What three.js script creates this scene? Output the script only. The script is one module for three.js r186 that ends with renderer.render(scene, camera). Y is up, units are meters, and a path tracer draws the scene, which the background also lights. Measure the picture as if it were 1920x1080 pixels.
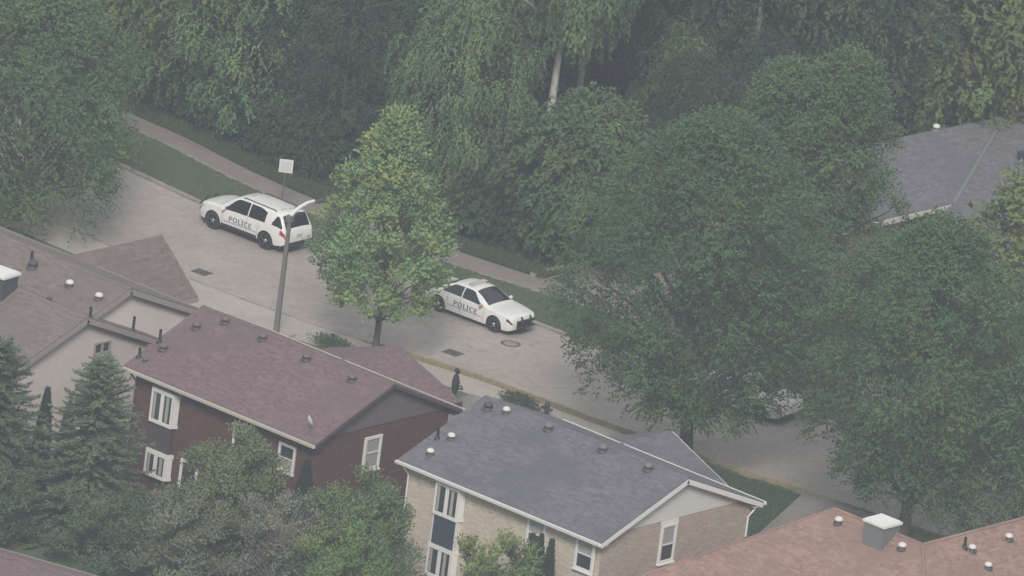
import * as THREE from 'three';
import { mergeGeometries } from 'three/addons/utils/BufferGeometryUtils.js';
import { MarchingCubes } from 'three/addons/objects/MarchingCubes.js';

// ---------------------------------------------------------------- camera, sky, sun, exposure
const scene = new THREE.Scene();
const camera = new THREE.PerspectiveCamera(2.3435, 1920 / 1080, 5, 4000);
{
  const R = Math.PI / 180, phi = 18.12 * R, roll = 7.26 * R, az = 39.9 * R, D = 600;
  const tc = new THREE.Vector3(Math.sin(az) * Math.cos(phi), Math.sin(phi), Math.cos(az) * Math.cos(phi));
  const f = tc.clone().negate();
  const r0 = f.clone().cross(new THREE.Vector3(0, 1, 0)).normalize(), u0 = r0.clone().cross(f);
  camera.up.copy(r0.multiplyScalar(-Math.sin(roll)).add(u0.multiplyScalar(Math.cos(roll))));
  camera.position.copy(tc.multiplyScalar(D));
  camera.lookAt(0, 0, 0);
}
const renderer = new THREE.WebGLRenderer({ antialias: true });
renderer.toneMapping = THREE.LinearToneMapping;
renderer.toneMappingExposure = 1.04;
renderer.shadowMap.enabled = true;
{ // even overcast sky, a little brighter overhead
  const w = 64, h = 32, d = new Float32Array(w * h * 4);
  for (let j = 0; j < h; j++) for (let i = 0; i < w; i++) {
    const e = Math.sin(((j + 0.5) / h - 0.5) * Math.PI), k = 4 * (j * w + i);
    const l = e > 0 ? 0.6 + 0.12 * e : 0.25;
    d[k] = l * 0.985; d[k + 1] = l * 1.0; d[k + 2] = l * 1.03; d[k + 3] = 1;
  }
  const t = new THREE.DataTexture(d, w, h, THREE.RGBAFormat, THREE.FloatType);
  t.mapping = THREE.EquirectangularReflectionMapping; t.magFilter = THREE.LinearFilter; t.needsUpdate = true;
  scene.background = t; scene.environment = t;
}
const sun = new THREE.DirectionalLight(new THREE.Color(1, 0.93, 0.84), 2.9);
sun.position.set(105, 135, 140); sun.target.position.set(8, 0, 10); sun.castShadow = true; sun.shadow.radius = 30;
Object.assign(sun.shadow.camera, { left: -90, right: 90, top: 90, bottom: -90, near: 10, far: 500 });
scene.add(sun, sun.target);
scene.fog = new THREE.FogExp2(new THREE.Color(0.78, 0.88, 1.0), 0.00032);

// ---------------------------------------------------------------- helpers
function rng(seed) { let a = seed >>> 0; return () => { a = (a + 0x6D2B79F5) | 0; let t = Math.imul(a ^ (a >>> 15), 1 | a); t = (t + Math.imul(t ^ (t >>> 7), 61 | t)) ^ t; return ((t ^ (t >>> 14)) >>> 0) / 4294967296; }; }
const V = (x, y, z) => new THREE.Vector3(x, y, z);
const lerp = (a, b, t) => a + (b - a) * t, clamp = (x, a = 0, b = 1) => Math.min(b, Math.max(a, x));
const sstep = (a, b, x) => { const t = clamp((x - a) / (b - a)); return t * t * (3 - 2 * t); };
function interp(tab, x) { if (x <= tab[0][0]) return tab[0][1]; for (let i = 1; i < tab.length; i++) if (x <= tab[i][0]) { const [a, p] = tab[i - 1], [b, q] = tab[i]; return lerp(p, q, (x - a) / (b - a)); } return tab[tab.length - 1][1]; }
function hermite(tab) { // smooth interpolation of a table
  const n = tab.length, m = tab.map((_, i) => i === 0 ? (tab[1][1] - tab[0][1]) / (tab[1][0] - tab[0][0]) : i === n - 1 ? (tab[n - 1][1] - tab[n - 2][1]) / (tab[n - 1][0] - tab[n - 2][0]) : (tab[i + 1][1] - tab[i - 1][1]) / (tab[i + 1][0] - tab[i - 1][0]));
  return x => { if (x <= tab[0][0]) return tab[0][1] + m[0] * (x - tab[0][0]); if (x >= tab[n - 1][0]) return tab[n - 1][1] + m[n - 1] * (x - tab[n - 1][0]);
    let i = 1; while (x > tab[i][0]) i++; const h = tab[i][0] - tab[i - 1][0], t = (x - tab[i - 1][0]) / h, t2 = t * t, t3 = t2 * t;
    return (2 * t3 - 3 * t2 + 1) * tab[i - 1][1] + (t3 - 2 * t2 + t) * h * m[i - 1] + (-2 * t3 + 3 * t2) * tab[i][1] + (t3 - t2) * h * m[i]; };
}
const taken = {};
function numbered(n) { const c = taken[n] = (taken[n] ?? -1) + 1; return c ? `${n}_${String(c).padStart(3, '0')}` : n; }
function tag(o, label, category, group) { o.userData.label = label; o.userData.category = category; if (group) o.userData.group = group; return o; }
function thing(name, label, category, x = 0, y = 0, z = 0, turn = 0, group) { const g = new THREE.Group(); g.name = numbered(name); g.position.set(x, y, z); g.rotation.y = turn; scene.add(g); return tag(g, label, category, group); }
function part(name, geo, mat, parent) { const m = new THREE.Mesh(Array.isArray(geo) ? (geo.length > 1 ? mergeGeometries(geo.map(clean)) : geo[0]) : geo, mat); m.name = name; m.castShadow = m.receiveShadow = true; parent.add(m); return m; }
function clean(g) { const o = g.index ? g.toNonIndexed() : g; for (const k of Object.keys(o.attributes)) if (!['position', 'normal', 'uv'].includes(k)) o.deleteAttribute(k); if (!o.attributes.uv) o.setAttribute('uv', new THREE.BufferAttribute(new Float32Array(o.attributes.position.count * 2), 2)); return o; }
function struct(name, geo, mat) { const m = part(numbered(name), geo, mat, scene); m.userData.kind = 'structure'; return m; }
function copyOf(o, x, y, z, turn, s = 1, sy = s) { const c = o.clone(); c.name = numbered(o.userData.base || o.name.replace(/_\d{3}$/, '')); c.userData = { ...o.userData }; c.position.set(x, y, z); c.rotation.y = turn; c.scale.set(s, sy, s); scene.add(c); return c; }
function muv(g) { // uv in metres from the facing of each triangle
  const o = g.index ? g.toNonIndexed() : g; o.computeVertexNormals();
  const p = o.attributes.position, uv = new Float32Array(p.count * 2), a = V(), b = V(), c = V(), n = V(), e1 = V(), e2 = V(), q = V();
  for (let i = 0; i < p.count; i += 3) {
    a.fromBufferAttribute(p, i); b.fromBufferAttribute(p, i + 1); c.fromBufferAttribute(p, i + 2);
    n.copy(b).sub(a).cross(q.copy(c).sub(a)).normalize();
    if (Math.abs(n.y) > 0.999) { e1.set(1, 0, 0); e2.set(0, 0, -1); } else { e1.set(0, 1, 0).cross(n).normalize(); e2.copy(n).cross(e1); }
    [a, b, c].forEach((v, k) => { uv[(i + k) * 2] = v.dot(e1); uv[(i + k) * 2 + 1] = v.dot(e2); });
  }
  o.setAttribute('uv', new THREE.BufferAttribute(uv, 2)); return o;
}
const box = (x0, x1, y0, y1, z0, z1) => muv(new THREE.BoxGeometry(x1 - x0, y1 - y0, z1 - z0).translate((x0 + x1) / 2, (y0 + y1) / 2, (z0 + z1) / 2));
function slab(pts, t) { // convex polygon (counter-clockwise seen from outside) with a thickness behind it
  const v = pts.map(p => V(...p)), n = v[1].clone().sub(v[0]).cross(v[2].clone().sub(v[0])).normalize(), w = v.map(p => p.clone().addScaledVector(n, -t)), tri = [];
  for (let i = 1; i < v.length - 1; i++) { tri.push(v[0], v[i], v[i + 1]); tri.push(w[0], w[i + 1], w[i]); }
  for (let i = 0; i < v.length; i++) { const j = (i + 1) % v.length; tri.push(v[i], w[i], w[j], v[i], w[j], v[j]); }
  const g = new THREE.BufferGeometry().setFromPoints(tri); return muv(g);
}
function beam(a, b, w, h) { // straight bar from a to b, w across, h tall
  const A = V(...a), B = V(...b), d = B.clone().sub(A), L = d.length(), g = new THREE.BoxGeometry(w, h, L);
  const m = new THREE.Matrix4().lookAt(B, A, V(0, 1, 0)); g.translate(0, 0, 0).applyMatrix4(m); g.translate((A.x + B.x) / 2, (A.y + B.y) / 2, (A.z + B.z) / 2); return muv(g);
}
function tube(pts, radii, seg = 7) { // tapered tube through points
  const P = pts.map(p => p.isVector3 ? p : V(...p)), pos = [], idx = [], nor = [];
  let t = V(), n = V(1, 0, 0), b = V();
  P.forEach((p, i) => {
    t.copy(P[Math.min(i + 1, P.length - 1)]).sub(P[Math.max(i - 1, 0)]).normalize();
    if (i === 0) n.set(Math.abs(t.x) > 0.9 ? 0 : 1, 0, Math.abs(t.x) > 0.9 ? 1 : 0);
    b.copy(t).cross(n).normalize(); n.copy(b).cross(t).normalize();
    for (let k = 0; k <= seg; k++) { const a = k / seg * 2 * Math.PI, c = Math.cos(a), s = Math.sin(a); const q = V().addScaledVector(n, c).addScaledVector(b, s); nor.push(q.x, q.y, q.z); pos.push(p.x + q.x * radii[i], p.y + q.y * radii[i], p.z + q.z * radii[i]); }
  });
  for (let i = 0; i < P.length - 1; i++) for (let k = 0; k < seg; k++) { const a = i * (seg + 1) + k, c = a + seg + 1; idx.push(a, a + 1, c, c, a + 1, c + 1); }
  const g = new THREE.BufferGeometry(); g.setAttribute('position', new THREE.Float32BufferAttribute(pos, 3)); g.setAttribute('normal', new THREE.Float32BufferAttribute(nor, 3));
  const uv = []; for (let i = 0; i < P.length; i++) for (let k = 0; k <= seg; k++) uv.push(k / seg * 0.6, i * 0.5); g.setAttribute('uv', new THREE.Float32BufferAttribute(uv, 2)); g.setIndex(idx); return g;
}
const lathe = (pts, seg = 16) => new THREE.LatheGeometry(pts.map(p => new THREE.Vector2(...p)), seg);

// ---------------------------------------------------------------- textures and materials
function vnoise(seed, per) { const r = rng(seed), g = new Float32Array(per * per).map(() => r()); return (x, y) => { const xi = Math.floor(x), yi = Math.floor(y), fx = x - xi, fy = y - yi, u = fx * fx * (3 - 2 * fx), v = fy * fy * (3 - 2 * fy), m = k => ((k % per) + per) % per, G = (i, j) => g[m(j) * per + m(i)]; return lerp(lerp(G(xi, yi), G(xi + 1, yi), u), lerp(G(xi, yi + 1), G(xi + 1, yi + 1), u), v); }; }
function fbmTile(seed, octs) { const fs = octs.map(([f, a], i) => [vnoise(seed + i * 17, f), f, a]), tot = octs.reduce((s, o) => s + o[1], 0); return (u, v) => { let s = 0; for (const [n, f, a] of fs) s += a * n(u * f, v * f); return s / tot; }; }
function tex(size, metres, fn, srgb = true) { // fn(u,v) -> [r,g,b] linear albedo or a height
  const d = new Uint8Array(size * size * 4), g = c => Math.round(255 * clamp(c <= 0.0031308 ? 12.92 * c : 1.055 * Math.pow(c, 1 / 2.4) - 0.055));
  for (let j = 0; j < size; j++) for (let i = 0; i < size; i++) { const c = fn(i / size, j / size), k = 4 * (j * size + i); if (srgb) { d[k] = g(c[0]); d[k + 1] = g(c[1]); d[k + 2] = g(c[2]); } else d[k] = d[k + 1] = d[k + 2] = 255 * clamp(c); d[k + 3] = 255; }
  const t = new THREE.DataTexture(d, size, size); t.wrapS = t.wrapT = THREE.RepeatWrapping; t.magFilter = THREE.LinearFilter; t.minFilter = THREE.LinearMipmapLinearFilter; t.generateMipmaps = true; if (srgb) t.colorSpace = THREE.SRGBColorSpace; t.repeat.set(1 / metres, 1 / metres); t.needsUpdate = true; return t;
}
const plain = (r, g, b, roughness = 0.8, o = {}) => new THREE.MeshStandardMaterial({ color: new THREE.Color().setRGB(r, g, b), roughness, ...o });
const mixc = (a, b, t) => [lerp(a[0], b[0], t), lerp(a[1], b[1], t), lerp(a[2], b[2], t)];
const shingleH = (() => { const n = vnoise(5, 64); return tex(512, 4, (u, v) => { const row = Math.floor(v * 32), f = v * 32 - row, x = u * 16 + (row % 2) * 0.5 + n(0, row) * 0.3, fx = x - Math.floor(x); return 0.25 + 0.5 * (1 - f) * (fx < 0.05 ? 0.3 : 1) + 0.25 * n(Math.floor(x) * 3.1, row * 5.7); }, false); })();
function shingle(seed, c, stain, amount) {
  const big = fbmTile(seed, [[3, 1], [7, 0.7], [15, 0.5]]), fine = fbmTile(seed + 50, [[64, 1], [128, 1]]), cell = vnoise(seed + 90, 128);
  const map = tex(1024, 8, (u, v) => { const row = Math.floor(v * 64), x = Math.floor(u * 32 + (row % 2) * 0.5), k = 0.62 + 0.36 * cell(x + 0.5 * row, row * 7) + 0.4 * fine(u, v); let q = c.map(a => a * k); return mixc(q, stain, amount * sstep(0.48, 0.68, big(u, v))); });
  return new THREE.MeshStandardMaterial({ map, roughness: 0.95, bumpMap: shingleH, bumpScale: 0.012 });
}
const brickH = tex(512, 2.4, (u, v) => { const row = Math.floor(v * 32), f = v * 32 - row, x = u * 11 + (row % 2) * 0.5, fx = x - Math.floor(x); return f < 0.14 || fx < 0.06 ? 0 : 1; }, false);
function brick(seed, c, mortar, vary) {
  const cell = vnoise(seed, 64), fine = fbmTile(seed + 3, [[8, 1], [40, 1], [120, 1]]);
  const map = tex(512, 2.4, (u, v) => { const row = Math.floor(v * 32), f = v * 32 - row, x = u * 11 + (row % 2) * 0.5, xi = Math.floor(x) % 11, fx = x - Math.floor(x); if (f < 0.14 || fx < 0.06) return mortar; const k = 1 - vary / 2 + vary * cell(xi * 3.3, row * 1.7) + 0.3 * (fine(u, v) - 0.5); return c.map(a => a * k); });
  return new THREE.MeshStandardMaterial({ map, roughness: 0.92, bumpMap: brickH, bumpScale: 0.006 });
}
function ground(seed, size, metres, a, b, lo, hi, fineAmt, extra) {
  const big = fbmTile(seed, [[4, 1], [9, 0.8], [21, 0.6], [47, 0.4]]), fine = fbmTile(seed + 9, [[100, 1], [211, 1]]);
  const map = tex(size, metres, (u, v) => { let q = mixc(a, b, sstep(lo, hi, big(u, v))); const k = 1 - fineAmt / 2 + fineAmt * fine(u, v); q = q.map(x => x * k); return extra ? extra(q, u, v) : q; });
  return new THREE.MeshStandardMaterial({ map, roughness: 0.95 });
}
const M = {
  asphalt: (() => { const w = fbmTile(61, [[5, 1], [13, 0.5], [29, 0.3]]), w2 = fbmTile(63, [[6, 1], [17, 0.6]]); return ground(11, 2048, 28, [0.325, 0.282, 0.257], [0.36, 0.317, 0.29], 0.35, 0.65, 0.3, (q, u, v) => { const c = Math.abs(w(u, v) - 0.5), d = Math.abs(w2(u, v) - 0.47); const k = 1 - 0.3 * (1 - sstep(0.0012, 0.003, c)) - 0.14 * (1 - sstep(0.002, 0.006, d)); return q.map(x => x * k); }); })(),
  walkPink: ground(13, 512, 7, [0.213, 0.178, 0.17], [0.246, 0.208, 0.196], 0.35, 0.65, 0.25),
  concrete: ground(15, 512, 7, [0.36, 0.325, 0.29], [0.40, 0.36, 0.33], 0.35, 0.65, 0.2),
  kerb: ground(17, 512, 5, [0.30, 0.27, 0.235], [0.23, 0.205, 0.18], 0.4, 0.6, 0.3),
  drive: ground(19, 512, 8, [0.2, 0.183, 0.175], [0.24, 0.22, 0.21], 0.35, 0.65, 0.25),
  lawn: ground(21, 1024, 12, [0.075, 0.115, 0.056], [0.105, 0.148, 0.075], 0.3, 0.7, 0.6),
  dryGrass: ground(23, 512, 4, [0.36, 0.315, 0.2], [0.29, 0.262, 0.165], 0.35, 0.65, 0.6),
  litter: ground(25, 512, 9, [0.035, 0.034, 0.022], [0.045, 0.06, 0.03], 0.35, 0.65, 0.7),
  roofBrown: shingle(31, [0.152, 0.101, 0.11], [0.13, 0.09, 0.097], 0.5),
  roofGrey: shingle(33, [0.126, 0.118, 0.138], [0.088, 0.095, 0.104], 0.75),
  roofTan: shingle(35, [0.165, 0.133, 0.123], [0.138, 0.12, 0.11], 0.6),
  roofPeach: shingle(37, [0.262, 0.168, 0.138], [0.215, 0.142, 0.118], 0.6),
  roofFar: shingle(39, [0.125, 0.123, 0.139], [0.108, 0.107, 0.121], 0.6),
  brickBrown: brick(41, [0.11, 0.047, 0.043], [0.088, 0.053, 0.05], 0.5),
  brickBeige: brick(43, [0.55, 0.475, 0.40], [0.52, 0.47, 0.42], 0.35),
  brickRose: brick(44, [0.42, 0.33, 0.28], [0.40, 0.35, 0.31], 0.4),
  stuccoTan: ground(45, 512, 4, [0.58, 0.525, 0.50], [0.62, 0.555, 0.53], 0.35, 0.65, 0.15),
  sidingPale: ground(47, 512, 4, [0.60, 0.59, 0.575], [0.64, 0.63, 0.61], 0.35, 0.65, 0.1),
  sidingPeach: ground(48, 512, 4, [0.63, 0.57, 0.54], [0.66, 0.6, 0.565], 0.35, 0.65, 0.1),
  sidingBrown: ground(49, 512, 4, [0.125, 0.1, 0.108], [0.138, 0.11, 0.117], 0.35, 0.65, 0.15),
  white: plain(0.72, 0.72, 0.71, 0.5), cream: plain(0.56, 0.53, 0.47, 0.55), navy: plain(0.035, 0.05, 0.07, 0.6), brownTrim: plain(0.07, 0.055, 0.058, 0.6), taupe: plain(0.33, 0.29, 0.26, 0.6),
  dark: plain(0.02, 0.02, 0.022, 0.7), black: plain(0.012, 0.012, 0.014, 0.55), tyre: plain(0.02, 0.02, 0.021, 0.9), steel: plain(0.45, 0.46, 0.47, 0.35, { metalness: 0.8 }), ventDark: plain(0.06, 0.055, 0.06, 0.6), ventPale: plain(0.62, 0.61, 0.6, 0.5), ventGrey: plain(0.15, 0.145, 0.155, 0.6), ventBrown: plain(0.13, 0.1, 0.105, 0.6),
  flash: plain(0.16, 0.165, 0.175, 0.55), iron: ground(51, 256, 1.5, [0.085, 0.075, 0.075], [0.11, 0.095, 0.09], 0.35, 0.65, 0.4), poleGrey: plain(0.16, 0.15, 0.15, 0.7),
  room: plain(0.03, 0.034, 0.04, 0.9), curtain: plain(0.42, 0.41, 0.40, 0.95),
  pane: new THREE.MeshPhysicalMaterial({ color: 0xffffff, transmission: 1, roughness: 0.03, thickness: 0, ior: 1.5 }),
  carWhite: new THREE.MeshPhysicalMaterial({ color: new THREE.Color().setRGB(0.74, 0.745, 0.74), roughness: 0.38, clearcoat: 0.7, clearcoatRoughness: 0.12 }),
  carGlass: plain(0.012, 0.014, 0.017, 0.1), chrome: plain(0.6, 0.6, 0.6, 0.2, { metalness: 1 }), lensRed: plain(0.35, 0.03, 0.03, 0.25), lensClear: plain(0.5, 0.5, 0.5, 0.15), lensPink: plain(0.75, 0.12, 0.22, 0.25), plate: plain(0.5, 0.52, 0.56, 0.5),
  bark: ground(53, 256, 2, [0.07, 0.058, 0.048], [0.11, 0.095, 0.08], 0.35, 0.65, 0.5), barkPale: ground(55, 256, 2, [0.52, 0.5, 0.46], [0.34, 0.32, 0.29], 0.45, 0.7, 0.4),
  leaf: new THREE.MeshPhysicalMaterial({ vertexColors: true, roughness: 0.95, side: THREE.DoubleSide, transmission: 0.35, thickness: 0, specularIntensity: 0.4 }),
};
M.twig = plain(0.26, 0.24, 0.225, 0.9);

// ---------------------------------------------------------------- ground, road, pavements
const zFar = hermite([[-60, 1.0], [-30, 3.0], [-19, 3.8], [-14, 4.25], [-8, 4.0], [0, 2.95], [5, 2.75], [10, 2.1], [17, 1.2], [25, 0.2], [45, -3.2]]);
const zNear = hermite([[-60, 9.2], [-30, 11.3], [-15, 12.0], [-6, 12.1], [0, 11.6], [4.1, 10.75], [8, 10.1], [14, 9.75], [20, 9.1], [25, 8.35], [34, 7.0], [45, 4.9]]);
const zWalkN = hermite([[-60, -2.2], [-22, -0.5], [-15.5, 0.45], [-10, 0.75], [-5, 0.35], [0, -0.3], [4, -1.1], [12, -2.4], [30, -6]]);
const walkW = hermite([[-60, 1.4], [-20, 1.35], [-10, 1.5], [0, 1.6], [12, 1.6]]);
function ribbon(a, b, x0, x1, y, t, step = 1) { // strip between z = a(x) (far) and b(x) (near), top at y, t thick
  const n = Math.max(2, Math.ceil((x1 - x0) / step)), tri = [], P = (x, z, yy) => V(x, yy, z);
  for (let i = 0; i < n; i++) {
    const u = lerp(x0, x1, i / n), v = lerp(x0, x1, (i + 1) / n), a0 = a(u), a1 = a(v), b0 = b(u), b1 = b(v);
    tri.push(P(u, b0, y), P(v, b1, y), P(v, a1, y), P(u, b0, y), P(v, a1, y), P(u, a0, y));
    if (t) { tri.push(P(u, b0, y), P(u, b0, y - t), P(v, b1, y - t), P(u, b0, y), P(v, b1, y - t), P(v, b1, y)); tri.push(P(v, a1, y), P(v, a1, y - t), P(u, a0, y - t), P(v, a1, y), P(u, a0, y - t), P(u, a0, y)); }
  }
  return muv(new THREE.BufferGeometry().setFromPoints(tri));
}
const X0 = -55, X1 = 75;
struct('ground', box(-900, 900, -1.2, -0.2, -900, 300), M.lawn);
struct('road', ribbon(zFar, zNear, X0, X1, 0, 0.15), M.asphalt);
struct('kerb_far', ribbon(x => zFar(x) - 0.22, zFar, X0, X1, 0.12, 0.25), M.kerb);
struct('kerb_near', ribbon(zNear, x => zNear(x) + 0.2, X0, X1, 0.12, 0.25), M.kerb);
struct('boulevard_grass', ribbon(zWalkN, x => zFar(x) - 0.22, X0, X1, 0.11, 0.25), M.lawn);
struct('sidewalk_far', ribbon(x => zWalkN(x) - walkW(x), zWalkN, X0, X1, 0.115, 0.25), M.walkPink);
struct('sidewalk_edge', ribbon(zWalkN, x => zWalkN(x) + 0.22, X0, X1, 0.119, 0.2), M.kerb);
struct('woodland_floor', ribbon(() => -160, x => zWalkN(x) - walkW(x), X0 - 60, X1 + 20, 0.11, 0.25, 3), M.litter);
struct('wood_margin', ribbon(x => zWalkN(x) - walkW(x) - 1.1 - 0.3 * Math.sin(x * 1.3) - 0.2 * Math.sin(x * 3.1), x => zWalkN(x) - walkW(x), X0, 0, 0.116, 0.1, 0.4), M.lawn);
struct('lawn', ribbon(x => zNear(x) + 0.2, () => 120, X0 - 60, X1 + 20, 0.11, 0.25, 3), M.lawn);
struct('verge', ribbon(x => zNear(x) + 0.2, x => zNear(x) + 0.52 + 0.08 * Math.sin(x * 2.1) + 0.05 * Math.sin(x * 5.3), 2.5, 40, 0.122, 0.1, 0.3), M.dryGrass);
struct('sidewalk_near', ribbon(x => zNear(x) + lerp(0.2, 0.5, sstep(1.5, 3.5, x)), x => zNear(x) + 2.35, -40, 18.3, 0.117, 0.1), M.concrete);
const poly = (pts, y) => slab(pts.map(([x, z]) => [x, y, z]), 0.08);
struct('driveway', poly([[9.0, 12.45], [16.4, 12.0], [16.6, 22.6], [9.8, 22.6]], 0.126), M.drive);
struct('driveway', poly([[24.4, 9.0], [28.8, 8.3], [36.5, 14], [34.9, 25], [29.6, 21]], 0.126), M.drive);
struct('driveway', poly([[-5.5, 14.3], [0, 13.6], [0.4, 21], [-4, 21]], 0.126), M.concrete);
struct('path_edging', beam([-0.42, 0.17, -1.75], [0.02, 0.17, -14], 0.3, 0.2), ground(57, 256, 3, [0.33, 0.35, 0.22], [0.26, 0.29, 0.17], 0.35, 0.65, 0.4));
struct('side_path', poly([[-0.35, -1.6], [5.6, -2.9], [6.6, -15], [0.1, -14]], 0.124), M.walkPink);

// ---------------------------------------------------------------- houses
function frameGeo(w, h, b, d) { const s = new THREE.Shape([[0, 0], [w, 0], [w, h], [0, h]].map(p => new THREE.Vector2(...p))); s.holes.push(new THREE.Path([[b, b], [b, h - b], [w - b, h - b], [w - b, b]].map(p => new THREE.Vector2(...p)))); return new THREE.ExtrudeGeometry(s, { depth: d, bevelEnabled: true, bevelSize: 0.008, bevelThickness: 0.008, bevelSegments: 1 }); }
// a window with its lower left corner (seen from outside) at (x,y,z); turn 0 faces +z, PI/2 faces +x
function addWindow(house, x, y, z, turn, w, h, o = {}) {
  const g = new THREE.Group(); g.name = o.name || 'window'; g.position.set(x, y, z); g.rotation.y = turn; house.add(g);
  const b = o.frame ?? 0.09, fm = o.mat || M.white;
  part('frame', frameGeo(w, h, b, 0.07), fm, g);
  part('room', box(b - 0.01, w - b + 0.01, b - 0.01, h - b + 0.01, 0.002, 0.01), M.room, g);
  const n = o.lights || 1, mw = 0.11, pw = (w - 2 * b - (n - 1) * mw) / n;
  for (let i = 0; i < n; i++) {
    const x0 = b + i * (pw + mw);
    if (i) part('mullion', box(x0 - mw, x0, b, h - b, 0.012, 0.075), fm, g);
    part('pane', box(x0 + 0.004, x0 + pw - 0.004, b + 0.004, h - b - 0.004, 0.04, 0.046), M.pane, g);
    if (o.curtain) { const [c0, c1] = o.curtain; part('curtain', box(x0 + 0.03, x0 + pw - 0.03, b + (h - 2 * b) * c0, b + (h - 2 * b) * c1, 0.014, 0.028), M.curtain, g); }
  }
  if (o.rail) part('meeting_rail', box(b, w - b, h * o.rail - 0.025, h * o.rail + 0.025, 0.048, 0.07), fm, g);
  part('sill', box(-0.04, w + 0.04, -0.06, -0.006, 0.002, 0.14), fm, g);
  return g;
}
function addBay(house, x, y, z, w, h, mat) { // shallow canted bay with two lights, facing +z
  const g = new THREE.Group(); g.name = 'bay_window'; g.position.set(x, y, z); house.add(g);
  const d = 0.26, c = 0.12, pl = (a, y0, y1) => { const s = new THREE.Shape([[0 - a, 0], [w + a, 0], [w - c + a * 0.6, -d - a], [c - a * 0.6, -d - a]].map(p => new THREE.Vector2(...p)).reverse()); return muv(new THREE.ExtrudeGeometry(s, { depth: y1 - y0, bevelEnabled: false }).rotateX(-Math.PI / 2).translate(0, y0, 0)); };
  part('sill', pl(0.05, 0, 0.14), mat, g); part('head', pl(0.05, h - 0.16, h), mat, g); part('body', pl(0, 0.14, h - 0.16), M.room, g);
  const fw = w - 2 * c, pane = (x0, x1) => part('pane', box(x0, x1, 0.16, h - 0.18, d + 0.012, d + 0.018), M.pane, g);
  for (const [a, b2] of [[c - 0.04, c + 0.06], [w / 2 - 0.09, w / 2 + 0.09], [w - c - 0.06, w - c + 0.04]]) part('mullion', box(a, b2, 0.14, h - 0.16, d - 0.05, d + 0.035), mat, g);
  pane(c + 0.065, w / 2 - 0.095); pane(w / 2 + 0.095, w - c - 0.065);
  for (const [a, b2] of [[c + 0.09, c + 0.22], [w / 2 + 0.2, w / 2 + 0.36]]) part('curtain', box(a, b2, 0.17, h - 0.2, d + 0.002, d + 0.008), M.curtain, g);
  for (const s of [0, 1]) { const p = s ? [[w, 0], [w - c, d]] : [[c, d], [0, 0]]; part('side_panel', slab([[p[1][0], 0.15, p[1][1] + 0.012], [p[0][0], 0.15, p[0][1] + 0.012], [p[0][0], h - 0.17, p[0][1] + 0.012], [p[1][0], h - 0.17, p[1][1] + 0.012]].reverse(), 0.03), mat, g); }
  return g;
}
// main block: ridge along x, gables at both ends; eave box [x0,x1] x [z0,z1], eave height e, ridge height r
function gableRoof(house, x0, x1, z0, z1, e, r, mats, o = {}) {
  const zm = o.ridgeZ ?? (z0 + z1) / 2, t = 0.14, rf = new THREE.Group(); rf.name = 'roof'; house.add(rf);
  part('slope', slab([[x0, e, z1], [x1, e, z1], [x1, r, zm], [x0, r, zm]], t), mats.roof, rf);
  part('slope', slab([[x1, e, z0], [x0, e, z0], [x0, r - 0.004, zm - 0.004], [x1, r - 0.004, zm - 0.004]], t), mats.roof, rf);
  const s1 = (r - e) / (z1 - zm), s0 = (r - e) / (zm - z0), c = 0.16;
  part('ridge_cap', [slab([[x0 + 0.02, r + 0.012 - c * s1, zm + c], [x1 - 0.02, r + 0.012 - c * s1, zm + c], [x1 - 0.02, r + 0.012, zm], [x0 + 0.02, r + 0.012, zm]], 0.011), slab([[x1 - 0.02, r + 0.012 - c * s0, zm - c], [x0 + 0.02, r + 0.012 - c * s0, zm - c], [x0 + 0.02, r + 0.011, zm], [x1 - 0.02, r + 0.011, zm]], 0.011)], mats.cap || mats.roof, rf);
  // rake boards under the slopes' ends and fascia, gutters along the eaves
  for (const x of [x0 + 0.02, x1 - 0.02]) {
    if (o.noRake && o.noRake.includes(x < (x0 + x1) / 2 ? 0 : 1)) continue;
    const sg = x > (x0 + x1) / 2 ? 1 : -1, xa = x, xb = x + sg * 0.035;
    const [A, B] = sg > 0 ? [xa, xb] : [xb, xa];
    part('rake_board', slab([[A, e - 0.06, z1 + 0.01], [B, e - 0.06, z1 + 0.01], [B, r - 0.05, zm], [A, r - 0.05, zm]], o.rakeH || 0.2), mats.trim, rf);
    part('rake_board', slab([[B, e - 0.06, z0 - 0.01], [A, e - 0.06, z0 - 0.01], [A, r - 0.052, zm - 0.002], [B, r - 0.052, zm - 0.002]], o.rakeH || 0.2), mats.trim, rf);
  }
  const gut = z => { const s = new THREE.Shape([[0, 0], [0.11, 0], [0.13, 0.12], [0.11, 0.12], [0.095, 0.02], [0.02, 0.02], [0.02, 0.12], [0, 0.12]].map(p => new THREE.Vector2(...p))); const g = muv(new THREE.ExtrudeGeometry(s, { depth: x1 - x0 + 0.06, bevelEnabled: false }).rotateY(Math.PI / 2)); g.scale(1, 1, -1); const ix = g.attributes.position; for (let i = 0; i < ix.count; i += 3) { const q = [ix.getX(i + 1), ix.getY(i + 1), ix.getZ(i + 1)]; ix.setXYZ(i + 1, ix.getX(i + 2), ix.getY(i + 2), ix.getZ(i + 2)); ix.setXYZ(i + 2, ...q); } g.computeVertexNormals(); g.translate(x0 - 0.03, e - 0.14, z); return g; };
  part('gutter', gut(z1 + 0.012), mats.gutter || mats.trim, rf);
  part('gutter', gut(z0 - 0.012).translate(0, 0, -0.13), mats.gutter || mats.trim, rf);
  part('soffit', box(x0 + 0.02, x1 - 0.02, e - 0.2, e - 0.16, z1 - 0.5, z1 - 0.005), mats.trim, rf); part('soffit', box(x0 + 0.02, x1 - 0.02, e - 0.2, e - 0.16, z0 + 0.005, z0 + 0.5), mats.trim, rf);
  return rf;
}
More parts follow.
